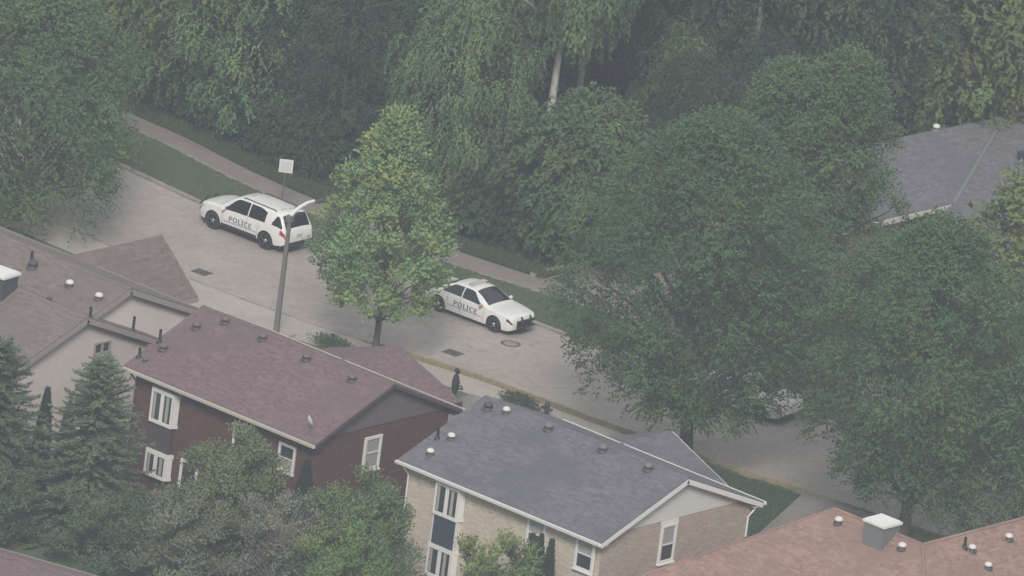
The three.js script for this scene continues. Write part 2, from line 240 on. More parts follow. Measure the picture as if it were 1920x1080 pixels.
function walls(house, x0, x1, z0, z1, y0, e, r, zm, mat) { // pentagon block
  const s = new THREE.Shape([[-z1, y0], [-z0, y0], [-z0, e], [-zm, r], [-z1, e]].map(p => new THREE.Vector2(...p)));
  return part('wall', muv(new THREE.ExtrudeGeometry(s, { depth: x1 - x0, bevelEnabled: false }).rotateY(Math.PI / 2).translate(x0, 0, 0)), mat, house);
}
function gablePanel(house, x, z0, z1, y, zm, slopeAt, mat) { // siding in the gable, x = wall face, from height y up
  const s = new THREE.Shape([...(slopeAt(z1) > y + 0.02 ? [[-z1, y], [-z0, y], [-z0, slopeAt(z0)]] : [[-z1, y], [-z0, y]]), [-zm, slopeAt(zm)], ...(slopeAt(z1) > y + 0.02 ? [[-z1, slopeAt(z1)]] : [])].map(p => new THREE.Vector2(...p)));
  return part('gable_panel', muv(new THREE.ExtrudeGeometry(s, { depth: 0.04, bevelEnabled: false }).rotateY(Math.PI / 2).translate(x, 0, 0)), mat, house);
}
function ventAt(house, x, y, z, cap, base, s = 1) { const g = new THREE.Group(); g.name = 'roof_vent'; g.position.set(x, y - 0.05, z); g.scale.setScalar(s); house.add(g); part('shadow_collar', lathe([[0.24, 0], [0.24, 0.06], [0.15, 0.09], [0.15, 0.2]]), base, g); part('cap', lathe([[0.0, 0.34], [0.1, 0.33], [0.16, 0.295], [0.19, 0.22], [0.19, 0.15], [0.0, 0.15]]), cap, g); return g; }  // dark base colour stands in for the shadow ring round the cap
function pipeAt(house, x, y, z, mat, h = 0.5, r = 0.06) { return part('vent_pipe', [lathe([[0, h], [r * 0.8, h], [r, h - 0.01], [r, -0.15]], 10).translate(x, y, z), lathe([[r, 0.12], [r * 2.6, -0.06]], 10).translate(x, y, z)], mat, house); }
function downspout(house, x, z, y0, y1, dx, dz, mat) { return part('downspout', tube([[x + dx, y1, z + dz], [x + dx * 0.6, y1 - 0.2, z + dz * 0.6], [x, y1 - 0.45, z], [x, y0, z]], [0.045, 0.045, 0.045, 0.045], 6), mat, house); }
function frontGable(house, xc, half, zf, zb, e, r, y0, wallMat, mats) { // wing toward the street, ridge along z
  const g = new THREE.Group(); g.name = 'front_wing'; house.add(g);
  part('slope', slab([[xc + half, e, zb], [xc + half, e, zf], [xc, r, zf], [xc, r, zb]], 0.14), mats.roof, g);
  part('slope', slab([[xc - half, e, zf], [xc - half, e, zb], [xc - 0.004, r - 0.004, zb], [xc - 0.004, r - 0.004, zf]], 0.14), mats.roof, g);
  const s = new THREE.Shape([[xc - half + 0.4, y0], [xc + half - 0.4, y0], [xc + half - 0.4, e - 0.1], [xc, r - 0.2], [xc - half + 0.4, e - 0.1]].map(p => new THREE.Vector2(...p)));
  part('wall', muv(new THREE.ExtrudeGeometry(s, { depth: zb - zf - 0.35, bevelEnabled: false }).translate(0, 0, zf + 0.3)), wallMat, g);
  part('eave_trim', box(xc + half, xc + half + 0.05, e - 0.2, e - 0.02, zf, zb), mats.trim, g); part('eave_trim', box(xc - half - 0.05, xc - half, e - 0.2, e - 0.02, zf, zb), mats.trim, g);
  part('rake_trim', beam([xc + half, e - 0.12, zf - 0.02], [xc + 0.02, r - 0.12, zf - 0.02], 0.04, 0.2), mats.trim, g); part('rake_trim', beam([xc - half, e - 0.12, zf - 0.023], [xc - 0.02, r - 0.12, zf - 0.023], 0.04, 0.2), mats.trim, g);
  part('garage_door', box(xc - half + 0.9, xc + half - 0.9, y0, y0 + 2.2, zf + 0.25, zf + 0.298), mats.trim, g);
  return g;
}
const GY = 0.1;
{ // brown house
  const H = thing('brick_house', 'brown brick house with a mauve-brown shingle roof', 'house');
  const m = { roof: M.roofBrown, trim: M.brownTrim, gutter: M.cream };
  const at = z => 7.35 - Math.abs(z - 30.7) * (1.85 / 4.4);
  walls(H, 9.95, 19.9, 26.75, 34.6, GY, 5.3, 7.1, 30.7, M.brickBrown);
  gablePanel(H, 19.9, 26.75, 34.6, 5.55, 30.7, z => at(z) - 0.2, M.sidingBrown);
  const rf = gableRoof(H, 9.62, 20.24, 26.3, 35.1, 5.5, 7.35, m, { rakeH: 0.12 });
  frontGable(H, 13.5, 3.7, 22.8, 30.4, 4.25, 5.5, GY, M.brickBrown, m);
  addBay(H, 11.05, 3.6, 34.6, 1.38, 1.45, M.white);
  part('bay_panel', box(11.15, 12.33, 2.5, 3.56, 34.602, 34.82), M.brownTrim, H);
  addBay(H, 11.1, 1.35, 34.6, 1.3, 1.1, M.white);
  const d = addWindow(H, 12.9, 0.35, 34.602, 0, 0.95, 2.15, { name: 'patio_door', frame: 0.1 });
  part('handle', box(0.74, 0.77, 0.95, 1.15, 0.07, 0.11), M.steel, d);
  addWindow(H, 15.5, 3.7, 34.602, 0, 0.9, 1.25, { rail: 0.5, curtain: [0.5, 0.95] });
  addWindow(H, 17.98, 3.7, 34.602, 0, 0.9, 1.15, { rail: 0.5, curtain: [0, 0.5] });
  addWindow(H, 19.902, 3.68, 31.72, Math.PI / 2, 1.0, 1.42, { rail: 0.52, curtain: [0.02, 0.98], frame: 0.11 });
  for (const [x, z] of [[10.48, 31.92], [11.27, 31.1], [13.41, 31.17], [15.94, 31.28], [18.56, 31.38], [10.3, 33.57], [10.2, 34.45]]) ventAt(H, x, at(z), z, M.ventBrown, M.ventDark, z > 34 ? 0.6 : 0.95);
  pipeAt(H, 9.82, at(33.3), 33.3, M.black, 0.55); pipeAt(H, 9.8, at(34.4), 34.4, M.black, 0.4);
  const a = new THREE.Group(); a.name = 'roof_antenna'; H.add(a); // small bent bracket near the rear corner of the roof
  part('mast', [tube([[19.5, at(34.7) - 0.1, 34.7], [19.5, at(34.7) + 0.55, 34.7]], [0.03, 0.03], 6), tube([[19.3, at(34.6), 34.5], [19.5, at(34.7) + 0.3, 34.7]], [0.02, 0.02], 5)], M.ventGrey, a);
  part('dish', lathe([[0, 0], [0.14, 0.02], [0.24, 0.09], [0.23, 0.095], [0.13, 0.03], [0, 0.012]]).rotateX(-1.0).rotateZ(-0.9).translate(19.42, at(34.7) + 0.5, 34.72), M.ventPale, a);
  downspout(H, 10.05, 34.68, GY, 5.36, 0, 0.45, M.brownTrim);
  part('deck', box(12.3, 16.4, GY, 0.34, 34.62, 36.4), M.brownTrim, H); part('deck_edge', box(12.3, 16.4, 0.28, 0.42, 36.401, 36.46), M.cream, H);
}
{ // grey roofed house
  const H = thing('brick_house', 'beige brick house with a weathered grey shingle roof and white trim', 'house');
  const m = { roof: M.roofGrey, trim: M.white, cap: M.roofGrey };
  const at = z => 7.37 - Math.abs(z - 28.4) * (1.87 / 4.9);
  walls(H, 23.35, 33.7, 23.95, 32.85, GY, 5.3, 7.1, 28.4, M.brickBeige);
  part('gable_wall', box(33.701, 33.74, GY, 5.6, 23.951, 32.849), M.brickRose, H);
  gablePanel(H, 33.702, 23.95, 32.85, 5.62, 28.4, z => at(z) - 0.19, M.sidingPale);
  gableRoof(H, 23.08, 34.02, 23.5, 33.3, 5.5, 7.37, m, { rakeH: 0.2 });
  frontGable(H, 26.3, 3.4, 20.4, 28.0, 4.15, 5.5, GY, M.brickBeige, m);
  addBay(H, 25.0, 3.85, 32.852, 1.45, 1.4, M.white);
  part('bay_panel', box(25.16, 26.32, 2.62, 3.82, 32.853, 33.09), M.navy, H); for (const x of [25.1, 26.325]) part('bay_panel_edge', box(x, x + 0.055, 2.62, 3.82, 32.853, 33.1), M.white, H);
  addBay(H, 25.0, 1.25, 32.852, 1.45, 1.35, M.white);
  addWindow(H, 29.85, 3.92, 32.852, 0, 0.95, 1.36, { rail: 0.5, curtain: [0.5, 0.96] });
  addWindow(H, 32.45, 3.92, 32.852, 0, 0.95, 1.36, { rail: 0.5, curtain: [0.5, 0.96] });
  addWindow(H, 33.742, 3.82, 29.36, Math.PI / 2, 0.92, 1.62, { rail: 0.48, curtain: [0.48, 0.97], frame: 0.1 });
  part('window_head', box(33.742, 33.8, 5.45, 5.6, 28.4, 29.4), M.white, H);
  for (const [x, z, k] of [[23.82, 29.02, 0], [24.63, 28.84, 1], [26.9, 28.83, 2], [29.79, 28.79, 2], [32.22, 28.8, 2], [23.96, 31.22, 1], [23.97, 32.4, 1]]) ventAt(H, x, at(z), z, k === 1 ? M.ventPale : k === 2 ? M.ventGrey : M.ventDark, M.ventDark, k === 1 ? 0.85 : 1);
  pipeAt(H, 23.48, at(31.5), 31.5, M.black, 0.5);
  downspout(H, 33.8, 24.1, GY, 5.36, 0.1, -0.4, M.white); downspout(H, 33.45, 32.94, GY, 5.36, 0.2, 0.35, M.white); downspout(H, 23.45, 32.94, GY, 5.36, 0, 0.4, M.white);
  const l = part('wall_lamp', lathe([[0, 0.26], [0.05, 0.24], [0.09, 0.16], [0.06, 0.02], [0, 0]], 8).translate(26.72, 2.5, 32.95), M.white, H); part('bracket', box(26.69, 26.75, 2.6, 2.66, 32.853, 32.93), M.white, l);
}
function chase(house, x, y, z, sx, sz, h, body, turn = 0) { const g = new THREE.Group(); g.name = 'chimney'; g.position.set(x, y, z); g.rotation.y = turn; house.add(g); part('chase', box(-sx / 2, sx / 2, -0.9, h, -sz / 2, sz / 2), body, g); part('cap', [box(-sx / 2 - 0.07, sx / 2 + 0.07, h + 0.002, h + 0.1, -sz / 2 - 0.07, sz / 2 + 0.07), box(-sx / 2, sx / 2, h + 0.102, h + 0.15, -sz / 2, sz / 2)], M.white, g); return g; }
{ // tan roofed house
  const H = thing('brick_house', 'pale beige house with tan shingle roof and twin gables', 'house');
  const m = { roof: M.roofTan, trim: M.taupe };
  const sl = 0.38, atR = z => 6.4 - Math.abs(z - 34) * sl, atF = z => 6.8 - Math.abs(z - 30.6) * sl;
  walls(H, -8, 6.2, 30.0, 38.0, GY, atR(38) - 0.2, 6.2, 34, M.stuccoTan);
  walls(H, -8.01, 5.3, 26.4, 34.7, GY, atF(34.7) - 0.15, 6.6, 30.6, M.stuccoTan);
  gablePanel(H, 5.3, 26.4, 34.6, 2.5, 30.6, z => atF(z) - 0.18, M.sidingPeach);
  gableRoof(H, -8.3, 6.5, 29.6, 38.4, 6.4 - 4.4 * sl, 6.4, m, { rakeH: 0.22 });
  gableRoof(H, -8.31, 5.62, 25.95, 35.25, 6.8 - 4.65 * sl, 6.8, m, { rakeH: 0.22 });
  frontGable(H, -1.2, 2.35, 21.4, 30.2, 3.5, 5.5, GY, M.stuccoTan, m);
  addWindow(H, 6.202, 3.98, 33.16, Math.PI / 2, 0.95, 1.05, { lights: 2, frame: 0.06, mat: M.taupe, curtain: [0, 0.6] });
  chase(H, 1.9, 6.1, 34.6, 1.3, 1.0, 0.85, plain(0.05, 0.053, 0.06, 0.6), 0.1);
  ventAt(H, 3.26, atF(31.76), 31.76, M.ventPale, M.ventDark, 0.9); ventAt(H, 4.96, atF(31.8), 31.8, M.ventPale, M.ventDark, 0.9); ventAt(H, 3.98, atR(33.7), 33.7, M.ventDark, M.ventDark, 0.6);
  const hv = ventAt(H, 1.0, atF(31.6), 31.6, M.ventDark, M.ventDark, 1.1); pipeAt(H, 0.8, atF(31.5), 31.5, M.black, 0.6);
  pipeAt(H, 6.3, atR(33.7) - 0.05, 33.7, M.black, 0.5); pipeAt(H, 6.3, atR(31) - 0.05, 31, M.black, 0.65);
  downspout(H, 6.28, 38.05, GY, 4.6, 0.1, 0.3, M.taupe);
}
{ // peach roofed house, hipped L
  const H = thing('hipped_house', 'house with peach-brown hipped roof and white capped chimney', 'house');
  const r = 8.3, e = 4.8, a = 5, zr = 27.9, xA = 41.1, xJ = 45.7, m = M.roofPeach, rf = new THREE.Group(); rf.name = 'roof'; H.add(rf);
  const Wz = 10; // the wing runs to this z
  part('slope', slab([[xA - a, e, zr + a], [xJ + a, e, zr + a], [xJ, r, zr], [xA, r, zr]], 0.14), m, rf);
  part('slope', slab([[xJ + a, e, zr + a], [xJ + a, e, Wz], [xJ, r, Wz + a], [xJ, r, zr]], 0.14), m, rf);
  part('slope', slab([[xA - a, e, zr - a], [xA - a, e, zr + a], [xA, r, zr]], 0.14), m, rf);
  part('slope', slab([[xJ - a, e, zr - a], [xA - a, e, zr - a], [xA, r, zr], [xJ, r, zr]], 0.14), m, rf);
  part('slope', slab([[xJ - a, e, Wz], [xJ - a, e, zr - a], [xJ, r, zr], [xJ, r, Wz + a]], 0.14), m, rf);
  part('slope', slab([[xJ + a, e, Wz], [xJ - a, e, Wz], [xJ, r, Wz + a]], 0.14), m, rf);
  const cap = (p, q) => tube([p, q], [0.07, 0.07], 6); part('ridge_cap', [cap([xA, r - 0.02, zr], [xJ, r - 0.02, zr]), cap([xJ, r - 0.02, zr], [xJ, r - 0.02, Wz + a]), cap([xJ, r - 0.02, zr], [xJ + a, e - 0.02, zr + a]), cap([xA, r - 0.02, zr], [xA - a, e - 0.02, zr + a])], m, rf);
  part('wall', [box(xA - a + 0.5, xJ + a - 0.5, GY, e - 0.1, zr - a + 0.5, zr + a - 0.5), box(xJ - a + 0.5, xJ + a - 0.51, GY, e - 0.11, Wz + 0.5, zr - a + 0.498)], M.brickRose, H);
  part('gutter', [box(xA - a - 0.1, xJ + a + 0.1, e - 0.2, e - 0.02, zr + a + 0.002, zr + a + 0.1), box(xJ + a + 0.002, xJ + a + 0.1, e - 0.2, e - 0.02, Wz, zr + a)], M.taupe, rf);
  const s = (r - e) / a, at = z => r - (z - zr) * s;
  chase(H, 43.85, 8.05, 28.25, 0.98, 0.98, 0.6, M.flash);
  ventAt(H, 41.75, at(28.35), 28.35, M.ventPale, M.ventDark, 0.9); ventAt(H, 45.05, at(28.35), 28.35, M.ventPale, M.ventDark, 0.9);
  const atx = x => r - (x - xJ) * s;
  for (const [x, z] of [[46.35, 25.6], [46.3, 23.3], [47.1, 25.4], [47.6, 27.6]]) ventAt(H, x, atx(x), z, M.ventPale, M.ventDark, 0.85);
  pipeAt(H, 46.2, atx(46.2), 25.9, M.black, 0.45); pipeAt(H, 38.0, e + 1.9 * s - 0.4, 29.3, M.black, 0.6);
}
{ // bungalow in the trees
  const H = thing('bungalow', 'bungalow with a slate grey shingle roof among the trees', 'house');
  const rf = new THREE.Group(); rf.name = 'roof'; H.add(rf); const m = M.roofFar;
  part('slope', slab([[7.5, 3.0, -11], [7.7, 3.0, -26.2], [4.6, 5, -26.2], [3.9, 5, -11]], 0.14), m, rf);
  part('slope', slab([[0.4, 3.0, -30], [0.2, 3.0, -11], [3.896, 4.996, -11], [4.596, 4.996, -30]], 0.14), m, rf);
  part('slope', slab([[4.7, 1.98, -16.4], [22, 1.98, -16.4], [22, 5.02, -26.2], [4.7, 5.02, -26.2]], 0.12), m, rf);
  part('valley', beam([4.75, 5.0, -26.0], [7.6, 3.02, -19.75], 0.14, 0.06), M.flash, rf);
  part('slope', slab([[22, 2.6, -33], [4.7, 2.6, -33], [4.7, 5.016, -26.204], [22, 5.016, -26.204]], 0.12), m, rf);
  part('fascia', box(7.55, 7.63, 2.74, 2.97, -19.6, -11), M.cream, rf);
  part('wall', [box(0.8, 7.0, GY, 3.1, -29.5, -11.4), box(7.001, 21.5, GY, 2.05, -32.5, -16.9)], M.brickRose, H);
  ventAt(H, 4.3, 5.02, -22, M.ventPale, M.ventGrey, 0.9);
  part('skylight', box(7.5, 8.3, 4.45, 4.72, -24.6, -23.8), M.navy, H);
}
{ // roof corner of the house behind
  const H = thing('backyard_house', 'house with reddish-brown shingle roof below the spruces', 'house', 25.2, 0, 58.5, 0.27);
  const m = { roof: M.roofPeach, trim: M.taupe };
  walls(H, -11.6, 9.6, -4, 5.2, GY, 5.0, 6.6, 0.6, M.brickRose);
  gableRoof(H, -12, 10, -4.4, 5.6, 5.2, 6.98, { roof: M.roofBrown, trim: M.taupe });
}

// ---------------------------------------------------------------- cars
function carBody(S) { // S: tables along x (forward +x): top, belt, w, edgeW (fraction), edgeDrop; wheel centres, radius
  const top = hermite(S.top), belt = x => Math.min(interp(S.belt, x), top(x) - 0.025), wd = hermite(S.w), ew = x => interp(S.ew, x), ed = x => interp(S.ed, x);
  const sill = x => { let y = interp(S.sill, x); for (const c of S.wheels) { const d = Math.abs(x - c); if (d < S.arch) y = Math.max(y, S.wr + Math.sqrt(S.arch * S.arch - d * d)); } return Math.min(y, belt(x) - 0.05); };
  const side = s => 0.945 + 0.055 * Math.sin(Math.PI * (0.12 + 0.8 * s));
  const P = (x, v, sg) => { // v 0..1: sill, .5 belt, .8 roof edge, 1 centre line
    const w = wd(x), yb = sill(x), ys = belt(x), yt = top(x), ye = Math.max(ys + 0.01, yt - ed(x)), we = w * ew(x); let z, y;
    if (v <= 0.5) { const s = v / 0.5, lo = interp(S.sill, x), yy = lerp(yb, ys, s); y = yy; z = w * side(clamp((yy - lo) / (ys - lo))); }
    else if (v <= 0.8) { const s = (v - 0.5) / 0.3; y = lerp(ys, ye, s); z = lerp(w * side(1), we, s) + 0.03 * Math.sin(Math.PI * s); }
    else { const s = (v - 0.8) / 0.2; z = we * (1 - s); y = lerp(ye, yt, 1 - Math.pow(1 - s, 2.6)); }
    return V(x, y, sg * z);
  };
  return { P, top, belt, sill };
}
function grid(P, xs, vs, sg) { // surface over stations and ring positions on one side
  const pos = [], idx = [], m = vs.length; for (const x of xs) for (const v of vs) { const p = P(x, v, sg); pos.push(p.x, p.y, p.z); }
  for (let i = 0; i < xs.length - 1; i++) for (let j = 0; j < m - 1; j++) { const a = i * m + j, b = a + 1, c = a + m, d = c + 1; sg > 0 ? idx.push(a, b, c, b, d, c) : idx.push(a, c, b, b, c, d); }
  const g = new THREE.BufferGeometry(); g.setAttribute('position', new THREE.Float32BufferAttribute(pos, 3)); g.setIndex(idx); return g;
}
const seq = (a, b, n) => Array.from({ length: n + 1 }, (_, i) => lerp(a, b, i / n));
function bodyGeo(B, x0, x1) {
  const xs = seq(x0, x1, 120), vs = [...seq(0, 0.5, 9), ...seq(0.5, 0.8, 6).slice(1), ...seq(0.8, 1, 7).slice(1)], pos = [], idx = [], full = [...vs.map(v => [v, 1]), ...vs.slice(0, -1).reverse().map(v => [v, -1])], m = full.length;
  for (const x of xs) for (const [v, s] of full) { const p = B.P(x, v, s); pos.push(p.x, p.y, p.z); }
  for (let i = 0; i < xs.length - 1; i++) for (let j = 0; j < m - 1; j++) { const a = i * m + j, c = a + m; idx.push(a, a + 1, c, a + 1, c + 1, c); }
  for (const i of [0, xs.length - 1]) { let y = 0; for (let j = 0; j < m; j++) y += pos[(i * m + j) * 3 + 1]; const k = pos.length / 3; pos.push(xs[i], y / m, 0); for (let j = 0; j < m; j++) { const a = i * m + j, b = i * m + (j + 1) % m; i ? idx.push(a, b, k) : idx.push(b, a, k); } }
  const g = new THREE.BufferGeometry(); g.setAttribute('position', new THREE.Float32BufferAttribute(pos, 3)); g.setIndex(idx); g.computeVertexNormals(); return g;
}
// a thin shell lying on the body between stations x0..x1 and ring positions lo(x)..hi(x), on side sg (+1 right, -1 left) or across (0)
function skin(B, x0, x1, lo, hi, sg, off, n = 14, mv = 8) {
  const F = (x, t, s) => { const p = B.P(x, t, s), e = 1e-3, px = B.P(x + e, t, s).sub(B.P(x - e, t, s)), pv = B.P(x, Math.min(1, t + e), s).sub(B.P(x, t - e, s)); const nn = s > 0 ? pv.cross(px).negate() : pv.cross(px); return p.addScaledVector(nn.normalize(), off); };
  const xs = seq(x0, x1, n), pos = [], idx = [], uv = [], rows = xs.map(x => { const a = lo(x), b = hi(x); return sg ? seq(a, b, mv).map(t => F(x, t, sg)) : [...seq(a, 1, mv).map(t => F(x, t, 1)), ...seq(1, a, mv).slice(1).map(t => F(x, t, -1))]; });
  const m = rows[0].length; rows.forEach((r, i) => r.forEach((p, j) => { pos.push(p.x, p.y, p.z); uv.push(sg < 0 ? 1 - i / n : i / n, j / (m - 1)); }));
  for (let i = 0; i < n; i++) for (let j = 0; j < m - 1; j++) { const a = i * m + j, c = a + m; (sg >= 0) ? idx.push(a, a + 1, c, a + 1, c + 1, c) : idx.push(a, c, a + 1, a + 1, c, c + 1); }
  const g = new THREE.BufferGeometry(); g.setAttribute('position', new THREE.Float32BufferAttribute(pos, 3)); g.setAttribute('uv', new THREE.Float32BufferAttribute(uv, 2)); g.setIndex(idx); g.computeVertexNormals(); return g;
}
function wheel(car, x, z, r, rimMat) {
  const g = new THREE.Group(); g.name = 'wheel'; g.position.set(x, r, z); g.rotation.y = z > 0 ? 0 : Math.PI; car.add(g);
  part('tyre', lathe([[r * 0.62, -0.11], [r * 0.9, -0.125], [r * 0.985, -0.1], [r, -0.05], [r, 0.05], [r * 0.985, 0.1], [r * 0.9, 0.125], [r * 0.62, 0.11]], 28).rotateX(Math.PI / 2), M.tyre, g);
  const sp = []; for (let k = 0; k < 5; k++) sp.push(muv(new THREE.BoxGeometry(0.075, r * 0.52, 0.03)).translate(0, r * 0.33, 0.085).rotateZ(k * 2 * Math.PI / 5));
  part('rim', [lathe([[r * 0.64, 0.1], [r * 0.6, 0.1], [r * 0.58, 0.02], [0.0, 0.02]], 24).rotateX(Math.PI / 2).scale(1, 1, -1).rotateX(Math.PI), ...sp], rimMat, g);
  part('hub_cap', lathe([[0, 0.125], [0.06, 0.12], [0.09, 0.1], [0.095, 0.06]], 14).rotateX(Math.PI / 2), M.chrome, g);
}
function sideText(bg, draw) { const c = document.createElement('canvas'); c.width = 512; c.height = 128; const x = c.getContext('2d'); x.fillStyle = bg; x.fillRect(0, 0, 512, 128); draw(x); const t = new THREE.CanvasTexture(c); t.colorSpace = THREE.SRGBColorSpace; return new THREE.MeshPhysicalMaterial({ map: t, roughness: 0.4, clearcoat: 0.5 }); }
const livery = sideText('#dfe0de', x => { x.fillStyle = '#5b6479'; x.font = 'bold 104px sans-serif'; x.textAlign = 'center'; x.textBaseline = 'middle'; x.fillText('POLICE', 256, 62); x.fillStyle = '#8d93a6'; x.fillRect(0, 108, 512, 14); });
const rimDark = plain(0.09, 0.092, 0.1, 0.4, { metalness: 0.5 });
{ // police SUV
  const S = { wheels: [1.56, -1.47], wr: 0.385, arch: 0.455,
    top: [[-2.52, 0.8], [-2.49, 0.97], [-2.43, 1.07], [-2.28, 1.36], [-2.12, 1.62], [-1.98, 1.705], [-1.6, 1.745], [-0.8, 1.775], [0, 1.775], [0.4, 1.745], [0.62, 1.67], [0.95, 1.44], [1.2, 1.25], [1.4, 1.2], [1.9, 1.15], [2.25, 1.08], [2.42, 0.97], [2.5, 0.75]],
    belt: [[-2.52, 0.7], [-2.45, 0.98], [-2.3, 1.1], [-1.5, 1.1], [0.9, 1.04], [1.5, 1.03], [2.3, 0.93], [2.5, 0.68]],
    w: [[-2.52, 0.86], [-2.42, 0.93], [-2.1, 0.985], [-1.4, 1.0], [0, 0.99], [1.4, 1.0], [2.0, 0.965], [2.35, 0.88], [2.5, 0.76]],
    ew: [[-2.52, 0.9], [-2.3, 0.84], [-2.0, 0.74], [0.3, 0.72], [0.8, 0.77], [1.2, 0.86], [2.5, 0.86]], ed: [[-2.52, 0.03], [-2.2, 0.06], [0.4, 0.07], [1.2, 0.05], [2.5, 0.05]],
    sill: [[-2.52, 0.5], [-2.35, 0.4], [-2.0, 0.34], [1.9, 0.33], [2.3, 0.36], [2.5, 0.45]] };
  const B = carBody(S), C = thing('police_suv', 'white police SUV with tinted windows parked at the grass boulevard', 'suv', -10.33, 0, 5.2, Math.PI + 0.02);
  part('body', bodyGeo(B, -2.52, 2.5), M.carWhite, C);
  part('underbody', box(-2.3, 2.25, 0.22, 0.72, -0.84, 0.84), M.dark, C);
  const k = a => () => a;
  part('windshield', skin(B, 0.6, 1.2, x => lerp(0.815, 0.825, 0), k(1), 0, 0.006), M.carGlass, C);
  part('rear_window', skin(B, -2.39, -2.08, k(0.815), k(1), 0, 0.006), M.carGlass, C);
  for (const s of [-1, 1]) {
    part('door_window', skin(B, -0.32, 0.98, k(0.53), x => lerp(0.785, 0.60, sstep(0.3, 1.05, x)), s, 0.006), M.carGlass, C);
    part('door_window', skin(B, -1.32, -0.38, k(0.53), x => lerp(0.785, 0.74, sstep(-0.9, -1.4, x)), s, 0.006), M.carGlass, C);
    part('quarter_window', skin(B, -2.3, -1.72, x => 0.54, x => lerp(0.76, 0.7, sstep(-1.9, -2.3, x)) - 0.16 * sstep(-1.9, -1.72, x), s, 0.006), M.carGlass, C);
    part('livery', skin(B, -0.95, 0.95, k(0.16), k(0.42), s, 0.004), livery, C);
    for (const x of [-1.0, -0.36, 1.02]) part('door_seam', skin(B, x, x + 0.016, k(0.1), k(0.5), s, 0.005, 1, 8), M.ventGrey, C);
    part('sill_cladding', skin(B, -0.98, 1.07, k(0.0), k(0.09), s, 0.006), M.dark, C);
    part('tail_lamp', skin(B, -2.49, -2.22, k(0.34), k(0.47), s, 0.012), M.lensRed, C);
    part('headlight', skin(B, 2.18, 2.46, k(0.4), k(0.52), s, 0.012), M.lensClear, C);
    part('door_handle', box(-0.18, 0.0, 0.93, 0.96, s > 0 ? 0.985 : -1.01, s > 0 ? 1.01 : -0.985), M.carWhite, C); part('door_handle', box(-1.12, -0.94, 0.95, 0.98, s > 0 ? 0.985 : -1.01, s > 0 ? 1.01 : -0.985), M.carWhite, C);
    const mir = part('mirror', muv(new THREE.SphereGeometry(0.13, 12, 8)).scale(0.55, 0.75, 1).translate(0.93, 1.13, s * 1.08), M.carWhite, C); part('mirror_foot', box(0.9, 0.98, 1.03, 1.08, s > 0 ? 0.9 : -1.0, s > 0 ? 1.0 : -0.9), M.black, mir);
    wheel(C, 1.56, s * 0.86, 0.385, rimDark); wheel(C, -1.47, s * 0.86, 0.385, rimDark);
    part('roof_rail', tube([[-1.7, 1.70, s * 0.66], [-1.6, 1.76, s * 0.66], [0.1, 1.785, s * 0.66], [0.2, 1.73, s * 0.66]], [0.02, 0.02, 0.02, 0.02], 6), M.black, C);
  }
  part('rear_bumper', box(-2.56, -2.4, 0.36, 0.54, -0.82, 0.82), M.black, C);
  part('licence_plate', box(-2.545, -2.53, 0.74, 0.87, -0.16, 0.16), M.plate, C);
  part('grille', skin(B, 2.36, 2.49, k(0.35), k(0.5), 0, 0.004), M.black, C);
  const pb = part('push_bar', [...[-0.3, 0.3].map(z => tube([[2.55, 0.42, z], [2.64, 0.6, z], [2.62, 1.0, z], [2.52, 1.06, z]], [0.04, 0.04, 0.04, 0.04], 6)), box(2.56, 2.64, 0.5, 0.6, -0.62, 0.62), box(2.56, 2.64, 0.78, 0.88, -0.62, 0.62)], M.black, C);
  part('roof_beacon', box(0.05, 0.25, 1.76, 1.83, -0.25, 0.25), M.lensClear, C);
  part('roof_number', [box(-1.75, -1.6, 1.742, 1.748, -0.3, -0.26), box(-1.75, -1.6, 1.742, 1.748, -0.1, -0.06), box(-1.75, -1.71, 1.742, 1.748, 0.08, 0.24)], M.ventGrey, C);
  part('antenna', tube([[-1.9, 1.70, 0.2], [-2.0, 1.95, 0.2]], [0.015, 0.008], 5), M.black, C);
}
